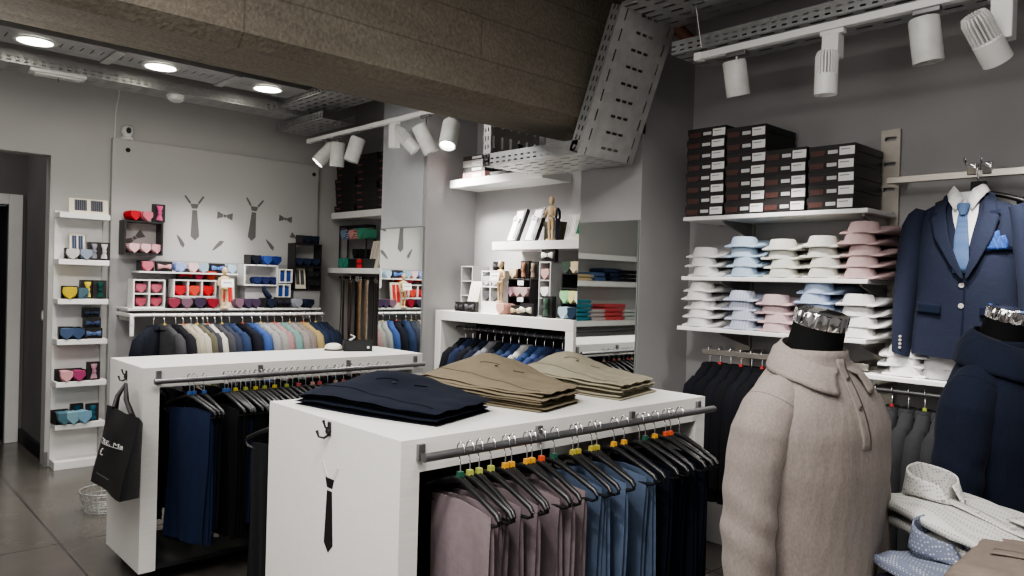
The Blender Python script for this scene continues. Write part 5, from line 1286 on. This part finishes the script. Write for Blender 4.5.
# far fixture
YR1 = 3.72-.065
H1 = [190, 194.5, 204.5, 225, 228.5, 232, 236, 241, 246, 251, 256, 260, 265, 270, 275, 281, 287, 293, 299, 306, 313, 320, 328, 336, 344, 352, 361, 370, 379, 388]
C1 = [(.012, .02, .05), (.014, .024, .06), (.006, .008, .014), (.006, .0065, .008), (.006, .0065, .008), (.005, .0055, .007), (.01, .018, .045), (.006, .0065, .009)]
N1 = ['royal blue', 'navy blue', 'black blue', 'black', 'charcoal black', 'jet black', 'dark blue', 'black']
for i, px_ in enumerate(H1):
    x_ = at(px_, 380 - .07*(px_-190), 'y', YR1).x
    k = i % 8 if i < 8 else (3 + i % 3)
    cb_ = ((.05, .12, .35) if i < 5 else ((.3, .34, .07), None, (.5, .4, .06), None)[i % 4] if i < 18 else ((.4, .08, .08), None, (.4, .24, .2))[i % 3])
    rz = R_(9+3*math.sin(i*1.9)) if i > 1 else R_(17)
    hanger('black hanger of the %s trousers, %s from the left, on the far fixture' % (N1[k], ORD[i]), x_, YR1, ZR2-.02, rz, cb_, 'trouser', 'hangers on the far fixture', mat('hook_steel', (.3, .3, .31), .3, 1))
    trousers('%s trousers, %s from the left, on the far fixture' % (N1[k], ORD[i]), x_, YR1, ZR2-.02, rz, C1[k], i % 4, 'trousers on the far fixture', .62 if i not in (2, 6) else .55)
for i in range(13):
    x_ = 1.25 + .11*i
    hanger('rear rail hanger of the far fixture, %s from the left' % ORD[i], x_, 4.315, ZR2-.02, R_(4), None, 'trouser', 'hangers on the rear rail of the far fixture', mat('hook_steel', (.3, .3, .31), .3, 1))
    trousers('black trousers, %s from the left on the rear rail of the far fixture' % ORD[i], x_, 4.315, ZR2-.02, R_(4), (.006, .0065, .008), i % 4, 'trousers on the rear rail of the far fixture', .66)
for i, (px_, py_) in enumerate(((203.5, 529), (216.5, 533))):
    p = at(px_, py_, 'y', 3.75)
    o = obj('hang_tag', box(bmn(), -.012, .012, -.001, .001, -.02, .02), PAPER, loc=p, rot=(0, R_(6), R_(-30))); tag(o, '%s pale paper tag at a trouser hem under the far fixture' % ('left', 'right')[i], 'tag', 'paper tags')

# ================================================================== FOLDED TROUSERS ON THE NEAR FIXTURE
def stack(nm, col, F1_, F2_, B1, B2, n_, hf, hb, bump, group):
    """n_ pairs of folded trousers: hem edge F1-F2 towards the front rail, waist B1-B2 at the back, heights hf at the hem and hb at the waist"""
    f = fabric(col, 'plain', None, .5); c0 = (Vector(F1_)+Vector(F2_)+Vector(B1)+Vector(B2))/4
    rnd = random.Random(n_*7+int(c0.x*100))
    for r in range(n_):
        jx = [rnd.uniform(-.014, .014) for _ in range(8)]
        def top(u, v, k):
            # u across (F1->F2), v from hem to waist; k height share
            z = hf + (hb-hf)*(3*v*v-2*v**3) + bump*math.exp(-((u-.62)/.33)**2-((v-.78)/.22)**2) - .35*hb*max(0, v-.85)/.15
            z *= (1-.25*max(0, .15-u)/.15*v)
            return max(.006, z)*k
        bm = bmn(); NU, NV_ = 14, 18
        def xy(u, v):
            a = Vector(F1_)*(1-u)+Vector(F2_)*u; b = Vector(B1)*(1-u)+Vector(B2)*u
            p = a*(1-v)+b*v
            rr = .018*math.sin(PI*v)*(2*u-1)
            p = p + Vector((rr, 0))
            e = (abs(2*u-1)**6)*0
            p += Vector((jx[0]*(1-u)+jx[1]*u, jx[2]*(1-v)+jx[3]*v))
            p += (p-c0)*(.02*(n_-1-r)/n_)
            return p
        def shell(k, inset):
            def g(u, v):
                uu = .5+(u-.5)*(1-inset); vv = .5+(v-.5)*(1-inset)
                p = xy(uu, vv); wob = .0025*math.sin(u*19+v*7+r*2.1)+.002*math.sin(v*23+r)
                return (p.x-c0.x, p.y-c0.y, top(uu, vv, k)+wob*(r+1)/n_)
            return g
        g0, g1 = shell(r/n_+.003, 0), shell((r+.74)/n_, .0)
        gm = shell((r+.45)/n_, -.02)
        # build a closed pillow: rim rings low, mid, high, then top and bottom grids
        def rim(g):
            P = []
            for i in range(NU): P.append(g(i/NU, 0))
            for j in range(NV_): P.append(g(1, j/NV_))
            for i in range(NU): P.append(g(1-i/NU, 1))
            for j in range(NV_): P.append(g(0, 1-j/NV_))
            return P
        loft(bm, [rim(shell(r/n_+.003, .012)), rim(gm), rim(shell((r+.74)/n_, .02))], cap=False)
        surf(bm, shell((r+.74)/n_, .02), NU, NV_); surf(bm, shell(r/n_+.003, .012), NU, NV_)
        bmesh.ops.remove_doubles(bm, verts=bm.verts[:], dist=.0002)
        o = obj('folded_trousers', bm, f, smooth=50, loc=(c0.x, c0.y, 1.05))
        tag(o, '%s folded trousers, %s from the bottom of their pile on the nearest fixture' % (nm, ORD[r]), 'trousers', group)
        if r == n_-1:
            def on_top(u, v, off=.002): p = shell((r+.74)/n_, .02)(u, v); return Vector((p[0], p[1], p[2]+off))
            dk = fabric(mul(col, .55), 'plain', None, .5)
            obj('pocket_seam', tube(bmn(), [on_top(.42+.14*q/6, .70-.06*(q/6)**2-.03*q/6) for q in range(7)], .0013, 6), dk, o, smooth=50)
            obj('pocket_welt', tube(bmn(), [on_top(.63+.1*q/5, .52-.05*q/5) for q in range(6)], .002, 6), dk, o, smooth=50)
            obj('side_seam', tube(bmn(), [on_top(.1+.08*math.sin(q/14*3), .05+.85*q/14) for q in range(15)], .001, 6), dk, o, smooth=50)
            obj('button', lathe(bmn(), [(.001, 0), (.006, 0), (.006, .003), (.001, .003)], 12), mat('button_dark', (.05, .04, .035), .4), o, smooth=40, loc=on_top(.5, .6))
stack('navy', (.007, .010, .021), (1.40, 1.83), (1.70, 1.94), (1.25, 2.42), (1.70, 2.47), 6, .05, .075, .045, 'navy folded trousers')
stack('khaki', (.185, .155, .108), (1.855, 1.825), (2.115, 1.90), (1.76, 2.49), (2.26, 2.49), 8, .066, .10, .055, 'khaki folded trousers')
stack('light beige', (.285, .26, .195), (2.315, 1.85), (2.62, 1.925), (2.30, 2.475), (2.68, 2.48), 7, .062, .095, .055, 'light beige folded trousers')

# ================================================================== MANNEQUINS
TR = [(-.66, .168, .112, 0), (-.5, .172, .116, 0), (-.36, .182, .122, -.004), (-.24, .196, .128, -.008), (-.15, .198, .126, -.006), (-.11, .186, .117, -.003), (-.08, .17, .107, 0), (-.055, .148, .098, .004), (-.03, .118, .086, .008), (-.008, .093, .076, .01), (.015, .079, .07, .01), (.04, .071, .067, .008)]
def t_int(z):
    if z <= TR[0][0]: return TR[0][1:]
    for a, b in zip(TR, TR[1:]):
        if a[0] <= z <= b[0]:
            k = (z-a[0])/(b[0]-a[0]); k2 = k
            return tuple(a[j]*(1-k2)+b[j]*k2 for j in (1, 2, 3))
    return TR[-1][1:]
def t_pt(a, z, off=0):
    hx, hy, cy = t_int(z); c, s = math.cos(a), math.sin(a); e = 2/2.35
    return Vector(((hx+off)*math.copysign(abs(c)**e, c), cy+(hy+off)*math.copysign(abs(s)**e, s), z))
def folds(p, seed, amp):
    n1 = noise.noise(Vector((p.x*5+p.z*6+seed, p.y*5, p.z*3-p.x*5)))
    n2 = noise.noise(Vector((p.x*13+p.z*9, p.y*12+seed, p.z*9-p.x*8)))
    return amp*(.55*n1+.5*n2)
def knit(col):
    m, nt, b = nodes('heather_knit')
    tc = N(nt, 'ShaderNodeTexCoord')
    mp = N(nt, 'ShaderNodeMapping'); mp.inputs['Scale'].default_value = (1, 1, .5); L(nt, tc.outputs['Object'], mp.inputs['Vector'])
    nz = N(nt, 'ShaderNodeTexNoise'); nz.inputs['Scale'].default_value = 240; nz.inputs['Detail'].default_value = 3; L(nt, mp.outputs[0], nz.inputs['Vector'])
    mx = N(nt, 'ShaderNodeMix', data_type='RGBA'); mx.inputs['A'].default_value = c4(mul(col, .72)); mx.inputs['B'].default_value = c4(mul(col, 1.3))
    L(nt, nz.outputs['Fac'], mx.inputs['Factor']); L(nt, mx.outputs['Result'], b.inputs['Base Color'])
    b.inputs['Roughness'].default_value = .9; b.inputs['Specular IOR Level'].default_value = .1; b.inputs['Sheen Weight'].default_value = .06
    m2 = N(nt, 'ShaderNodeMapping'); m2.inputs['Rotation'].default_value = (0, R_(35), R_(10)); m2.inputs['Scale'].default_value = (9, 9, 3); L(nt, tc.outputs['Object'], m2.inputs['Vector'])
    n2 = N(nt, 'ShaderNodeTexNoise'); n2.inputs['Scale'].default_value = 1.6; n2.inputs['Detail'].default_value = 3; L(nt, m2.outputs[0], n2.inputs['Vector'])
    bp = N(nt, 'ShaderNodeBump'); bp.inputs['Strength'].default_value = .5; bp.inputs['Distance'].default_value = .02
    b2 = N(nt, 'ShaderNodeBump'); b2.inputs['Strength'].default_value = .25; b2.inputs['Distance'].default_value = .002
    L(nt, n2.outputs['Fac'], bp.inputs['Height']); L(nt, nz.outputs['Fac'], b2.inputs['Height']); L(nt, bp.outputs[0], b2.inputs['Normal']); L(nt, b2.outputs[0], b.inputs['Normal'])
    return m
def mannequin(label, wear_label, loc, rz, col, kind, k=1.0, seed=0):
    t = thing('torso_mannequin', label, 'mannequin', loc, rz=rz); t.scale = (k*.92, k, k)
    z0 = loc[2]/k
    # black neck, torso core and stand
    NECK = mat('mannequin_black', (.006, .006, .0065), .8, spec=.15)
    tor = obj('torso', loft(bmn(), [[t_pt(2*PI*i/28, z, -.012) for i in range(28)] for z in (-.66, -.5, -.3, -.15, -.06, -.01, .02)]), BLACKM, t, smooth=60)
    tl = R_(13)
    nk = obj('neck', loft(bmn(), [[(r*math.cos(2*PI*i/28), y+r*math.sin(2*PI*i/28)*math.cos(an), z+r*math.sin(2*PI*i/28)*math.sin(an)) for i in range(28)] for z, y, r, an in ((-.03, .012, .082, 0), (.01, .008, .071, R_(5)), (.04, .002, .0625, R_(10)), (.084, -.009, .0595, tl))]), NECK, t, smooth=60)
    bmc = bmn()
    nf = 112
    loft(bmc, [[(r*(1+(.02 if fl else 0)*math.cos(14*2*PI*i/nf))*math.cos(2*PI*i/nf), r*(1+(.02 if fl else 0)*math.cos(14*2*PI*i/nf))*math.sin(2*PI*i/nf), z) for i in range(nf)] for r, z, fl in ((.001, 0, 0), (.060, 0, 0), (.0615, .003, 1), (.0615, .031, 1), (.060, .034, 0), (.001, .036, 0))])
    cp = obj('neck_cap', bmc, CHROME, t, smooth=40, loc=(0, -.009, .084), rot=(tl, 0, 0))
    obj('pole', tube(bmn(), [(0, 0, -.62), (0, 0, -z0+.02)], .016, 14), CHROME, t, smooth=40)
    obj('foot_plate', lathe(bmn(), [(.001, -z0), (.15, -z0), (.15, -z0+.01), (.02, -z0+.025), (.001, -z0+.025)], 36), CHROME, t, smooth=40)
    f = knit(col)
    # garment body
    NZ, NA = 46, 56; rings = []
    for j in range(NZ+1):
        z = -.66 + (.03+.66)*j/NZ; rg = []
        for i in range(NA):
            a = 2*PI*i/NA; p = t_pt(a, z, .004)
            amp = .006*(1-max(0, (z+.12)/.14)) if z > -.12 else .006
            if p.y < 0 and z > -.26: amp *= min(1, abs(p.x)/.06)
            n = Vector((p.x, p.y*1.5, 0)).normalized(); p = p + n*folds(p, seed, amp)
            rg.append(p)
        rings.append(rg)
    g = obj(wear_label[0], loft(bmn(), rings, cap=False), f, t, smooth=80, solid=.003)
    g['label'] = wear_label[1]
    # sleeves
    for q in (-1, 1):
        rings = []
        P = [Vector(p) for p in ((.085, .004, -.058), (.125, .002, -.078), (.16, 0, -.108), (.188, 0, -.155), (.203, .002, -.22), (.213, .004, -.29), (.219, .004, -.36), (.220, -.002, -.44), (.219, -.012, -.52), (.217, -.03, -.64))]
        RX = [.040, .052, .060, .063, .060, .057, .055, .053, .050, .046]
        NS = 60
        for j in range(NS+1):
            v = j/NS*(len(P)-1); i0 = min(int(v), len(P)-2); u = v-i0; us = u*u*(3-2*u)*.3+u*.7
            c = P[i0]*(1-us)+P[i0+1]*us; r_ = RX[i0]*(1-u)+RX[i0+1]*u
            t0 = (P[min(i0+1, len(P)-1)]-P[max(i0-0, 0)]).normalized(); t1 = (P[min(i0+2, len(P)-1)]-P[min(i0+1, len(P)-2)]).normalized()
            tg = (t0*(1-u)+t1*u).normalized(); ax = Vector((0, 1, 0)); sd = ax.cross(tg).normalized(); ax = tg.cross(sd)
            rg = []
            for i in range(32):
                a = 2*PI*i/32; dv = sd*math.cos(a)+ax*math.sin(a)*1.12; p = c+dv*r_
                el = max(0, 1-abs(c.z+.36)/.13)
                p += dv*(folds(p*1.3, seed+3*q, .0042)*min(1, v/2)+.0028*el*math.sin(c.z*75+math.cos(a+.8)*2.5))
                rg.append(Vector((q*p.x, p.y, p.z)))
            rings.append(rg)
        sl = obj('sleeve', loft(bmn(), rings, cap=False), f, g, smooth=80, solid=.003)
        k0 = int(NS*1.75/(len(P)-1)); ring = [rings[k0][m % 32] for m in range(33)]; mid = sum(rings[k0], Vector())/32
        obj('armhole_seam', tube(bmn(), [mid+(p-mid)*1.012 for p in ring], .0016, 6), fabric(mul(col, .7), 'plain', None, 1.2), g, smooth=60)
    # front placket with its dark slit, buttons
    def band(w0, off, z1):
        def g_(u, v):
            z = .012 - z1*v; x = w0[0] + (w0[1]-w0[0])*u
            hx, hy, cy = t_int(z); a = -PI/2+math.atan2(x, hx)*1.0
            p = t_pt(a, z, off); return (x, p.y, z)
        return g_
    pl = obj('placket', surf(bmn(), band((-.015, .015), .0065, .19), 4, 18), f, g, smooth=70, solid=.002)
    obj('slit', surf(bmn(), band((.012, .0155), .008, .19), 1, 18), fabric(mul(col, .25), 'plain'), pl, smooth=70)
    for z in (-.03, -.09): obj('button', lathe(bmn(), [(.001, -.003), (.0055, -.003), (.0055, 0), (.001, 0)], 14), mat('button_'+kind, mul(col, .5), .4), pl, smooth=40, loc=(0, t_pt(-PI/2, z, .0085).y, z), rot=(-PI/2, 0, 0))
    # fold down collar lying on the shoulders
    wide = kind != 'polo'
    def neck_z(a): return .027 + .024*math.sin(a)
    def c_(u, v):
        a = -PI/2 + PI*2*(.02+.96*u); e = min(u, 1-u); kf = max(0, 1-e/.15)
        z0_ = neck_z(a) + (.012 if wide else 0) - .006*kf
        ri = Vector((.0735*math.cos(a), .006+.071*math.sin(a), z0_))
        zz = z0_ - (.054 if not wide else .085) - (.006 if not wide else .012)*kf**1.3
        aa = a + (.16 if not wide else .16)*kf*(1 if u < .5 else -1)*(-1 if wide else 1)
        ro = t_pt(aa, zz, .013 if not wide else .018)
        p = ri*(1-v)+ro*v
        # keep the leaf above the shoulder below it
        q_ = t_pt(aa, p.z, .009)
        if Vector((p.x, p.y)).length < Vector((q_.x, q_.y)).length and v > .3: p.x, p.y = q_.x, q_.y
        p += Vector((math.cos(a), math.sin(a), .5))*(.005 if not wide else .012)*math.sin(PI*v)
        return p
    obj('collar', surf(bmn(), c_, 60, 9), f, g, smooth=80, solid=.004)
    def st_(u, v):
        a = -PI/2 + PI*2*(.02+.96*u); kf = max(0, 1-min(u, 1-u)/.17); return (.0725*math.cos(a), .006+.070*math.sin(a), -.02+(neck_z(a)+.02+(.012 if wide else 0)-.006*kf)*v)
    obj('collar_stand', surf(bmn(), st_, 40, 3), fabric(mul(col, .75), 'plain', None, 1.2), g, smooth=80)
    return t
mannequin('headless torso mannequin in a taupe long sleeved polo, silver neck cap', ('polo_sweater', 'taupe knitted long sleeved polo'), (1.711, .797, 1.335), R_(-13), (.235, .205, .19), 'polo', 1.0, 2)
mannequin('headless torso mannequin in a navy overshirt at the right edge', ('overshirt', 'dark navy overshirt with a wide collar'), (2.46, .60, 1.345), R_(-14), (.014, .018, .034), 'shirt', 1.02, 9)

# ================================================================== TABLE OF SHIRTS
t = thing('display_table', 'low display table under the patterned shirts in the foreground', 'table', (1.75, .30, 0))
TZ = .85
obj('table_top', box(bmn(), -.55, .40, -.4, .36, TZ-.04, TZ), WHITE, t, bevel=.004)
for sx_ in (-.5, .35):
    for sy_ in (-.35, .31): obj('leg', box(bmn(), sx_-.025, sx_+.025, sy_-.025, sy_+.025, 0, TZ-.04), WHITE, t, bevel=.003)
def big_shirt(label, x, y, z, rz, col, kind, col2, ln=.46, wd=.27, th=.035, collar=True, tilt=0, group='patterned shirts on the table'):
    """folded shirt, collar at the local +y end, hem at -y; origin under the middle of the collar"""
    t = thing('folded_shirt', label, 'shirt', (x, y, z), rot=(tilt, 0, rz), group=group)
    f = fabric(col, kind, col2, 1.2)
    bm = bmn(); rings = []
    for j in range(25):
        v = j/24; yy = .05-ln*v; k = 1-.06*max(0, 1-v/.08); h = th*(.75+.25*math.sin(PI*min(1, v*1.5)))*(1 if 0 < j < 24 else .55)
        rg = []
        for i in range(30):
            a = 2*PI*i/30; c, s = math.cos(a), math.sin(a)
            rg.append((wd/2*k*math.copysign(abs(c)**.35, c), yy, h/2+h/2*math.copysign(abs(s)**.5, s)+.0025*math.sin(c*9+v*13+x*40)))
        rings.append(rg)
    body = obj('body', loft(bm, rings), f, t, smooth=60)
    pk = obj('placket', surf(bmn(), lambda u, v: ((u-.5)*.034, .0-(ln-.06)*v, th*(.75+.25*math.sin(PI*min(1, (v*(ln-.06)+.05)/ln*1.5)))+.0045), 3, 18), f, t, smooth=60, solid=.002)
    for i in range(4): obj('button', lathe(bmn(), [(.001, 0), (.0055, 0), (.005, .002), (.001, .0025)], 12), mat('button_pearl', (.7, .69, .66), .3), pk, smooth=40, loc=(0, -.07-.1*i, th+.005))
    obj('cuff', surf(bmn(), lambda u, v: (.03+.1*u, -.22-.075*v, th+.004+.002*math.sin(PI*u)), 6, 4), f, t, smooth=60, solid=.004)
    if collar:
        bm = bmn()
        def g(u, v):
            a = PI/2 + (u-.5)*2*(PI-R_(14)); kf = max(0, 1-min(u, 1-u)/.16)
            rx, ry = .056*(1-v)+.064*v, .052*(1-v)+.06*v
            z_ = (.070-.030*abs(u-.5)*2)*(1-v)+.006*v
            return (rx*math.cos(a), -.02+ry*math.sin(a)-.03*kf*v, th+z_-.004*kf)
        surf(bm, g, 36, 5); obj('collar', bm, f, t, smooth=70, solid=.004)
        bm = surf(bmn(), lambda u, v: (.0535*math.cos(PI/2+(u-.5)*2*(PI-R_(8))), -.02+.0495*math.sin(PI/2+(u-.5)*2*(PI-R_(8))), th+(.068-.034*abs(u-.5)*2)*v), 32, 3)
        obj('collar_stand', bm, f, t, smooth=70)
        for q in (-1, 1): obj('collar_button', lathe(bmn(), [(.001, 0), (.0045, 0), (.004, .002), (.001, .0025)], 10), mat('button_pearl', (.7, .69, .66)), t, smooth=40, loc=(q*.03, -.098, th+.012))
    return t
dvec = Vector((-.57, -.82)); rzs = math.atan2(dvec.y, dvec.x)+PI/2
WHP, WHP2 = (.66, .655, .63), (.3, .31, .33)
big_shirt('lower white patterned folded shirt, under the upright collared one', 2.045, .665, TZ+.085, rzs+R_(3), WHP, 'dot', WHP2, th=.03, collar=True)
big_shirt('white dotted folded shirt with upright collar on top of its pile', 2.035, .655, TZ+.122, rzs, WHP, 'dot', WHP2, th=.032)
big_shirt('black folded shirt at the bottom of the blue pile', 1.83, .56, TZ, rzs+R_(4), (.02, .022, .035), 'plain', None, wd=.26, th=.04, collar=False)
big_shirt('blue patterned folded shirt on top of the blue pile', 1.83, .57, TZ+.04, rzs+R_(4), (.17, .19, .26), 'dot', (.42, .45, .52), wd=.26, th=.04)
big_shirt('dark folded polo beneath the taupe one in the foreground', 1.68, .415, TZ+.035, rzs+R_(36), (.03, .028, .03), 'plain', None, wd=.28, th=.085, ln=.36, collar=False, group='folded knitwear')
big_shirt('taupe folded polo lying lowest right in the foreground', 1.68, .42, TZ+.115, rzs+R_(38), (.22, .18, .155), 'plain', None, wd=.28, th=.04, ln=.36, collar=False, group='folded knitwear')
# ================================================================== WHAT THE MIRROR BY THE SHIRTS LOOKS AT (left part of the back wall)
def mir(px, py, y):
    p = at(px, py, 'y', y); return Vector((2*(PX-.014)-p.x, y, p.z))
yw = 6.25
for i, (py_, l) in enumerate(((255, 'upper wall shelf left of the doorway, seen in the pillar mirror'), (281.5, 'middle wall shelf of folded denim, seen in the pillar mirror'), (320.5, 'lower wall shelf of coloured knitwear, seen in the pillar mirror'))):
    zt_ = mir(610, py_, yw).z
    o = tag(obj('wall_shelf', box(bmn(), -1.15, 1.15, 0, .3, -.07, 0), WHITE2, bevel=.003, loc=(-1.1, yw, zt_)), 'white '+l, 'shelf')
def fold_pile(px, n_, zt_, dz, col, nm, w_=.3):
    p = mir(px, 280, yw+.02)
    for r in range(n_):
        o = obj('folded_garment', hexa(bmn(), [(-w_/2, .25, 0), (w_/2, .25, 0), (w_/2, .25, dz*.8), (-w_/2, .25, dz*.8)], [(-w_/2, 0, 0), (w_/2, 0, 0), (w_/2, 0, dz*.85), (-w_/2, 0, dz*.85)]), fabric(col), bevel=.012, loc=(p.x+.01*((r*5) % 3-1), yw+.02, zt_+dz*r))
        tag(o, '%s folded garment, %s from the bottom, seen in the pillar mirror' % (nm, ORD[r]), 'folded garment', 'garments seen in the pillar mirror')
z2, z3 = mir(610, 281.5, yw).z, mir(610, 320.5, yw).z
fold_pile(587, 2, z2, .045, (.5, .4, .25), 'beige'); fold_pile(601, 2, z2, .06, (.08, .13, .25), 'denim blue', .4); fold_pile(613, 3, z2, .06, (.03, .045, .09), 'dark denim', .34); fold_pile(628, 3, z2, .055, (.012, .013, .02), 'black', .42)
fold_pile(585, 5, z3, .055, (.04, .2, .25), 'teal', .3); fold_pile(598, 3, z3, .05, (.5, .42, .42), 'pale rose', .34); fold_pile(616, 4, z3, .055, (.6, .1, .11), 'coral red', .42); fold_pile(633, 3, z3+.0, .05, (.55, .6, .58), 'pale mint', .4)
p0 = mir(585, 340, yw)
t = thing('garment_rail', 'dark garment rail seen in the pillar mirror', 'rail', (-1.1, yw-.05, z3-.13)); obj('bar', tube(bmn(), [(-1.1, 0, 0), (1.1, 0, 0)], .012, 8), DSTEEL, t, smooth=40); [obj('bracket', box(bmn(), x-.01, x+.01, 0, .3, -.01, .01), DSTEEL, t) for x in (-1, 1)]
for i in range(12):
    c = ((.02, .02, .025), (.06, .06, .065), (.015, .02, .05), (.6, .45, .08), (.03, .06, .15), (.3, .3, .31))[(i*5+i//3) % 6]
    jacket('garment %s from the left on the rail seen in the pillar mirror' % ORD[i], -1.95+.15*i, yw-.05, z3-.13, R_(8), c, 'garments on the rail seen in the mirror')
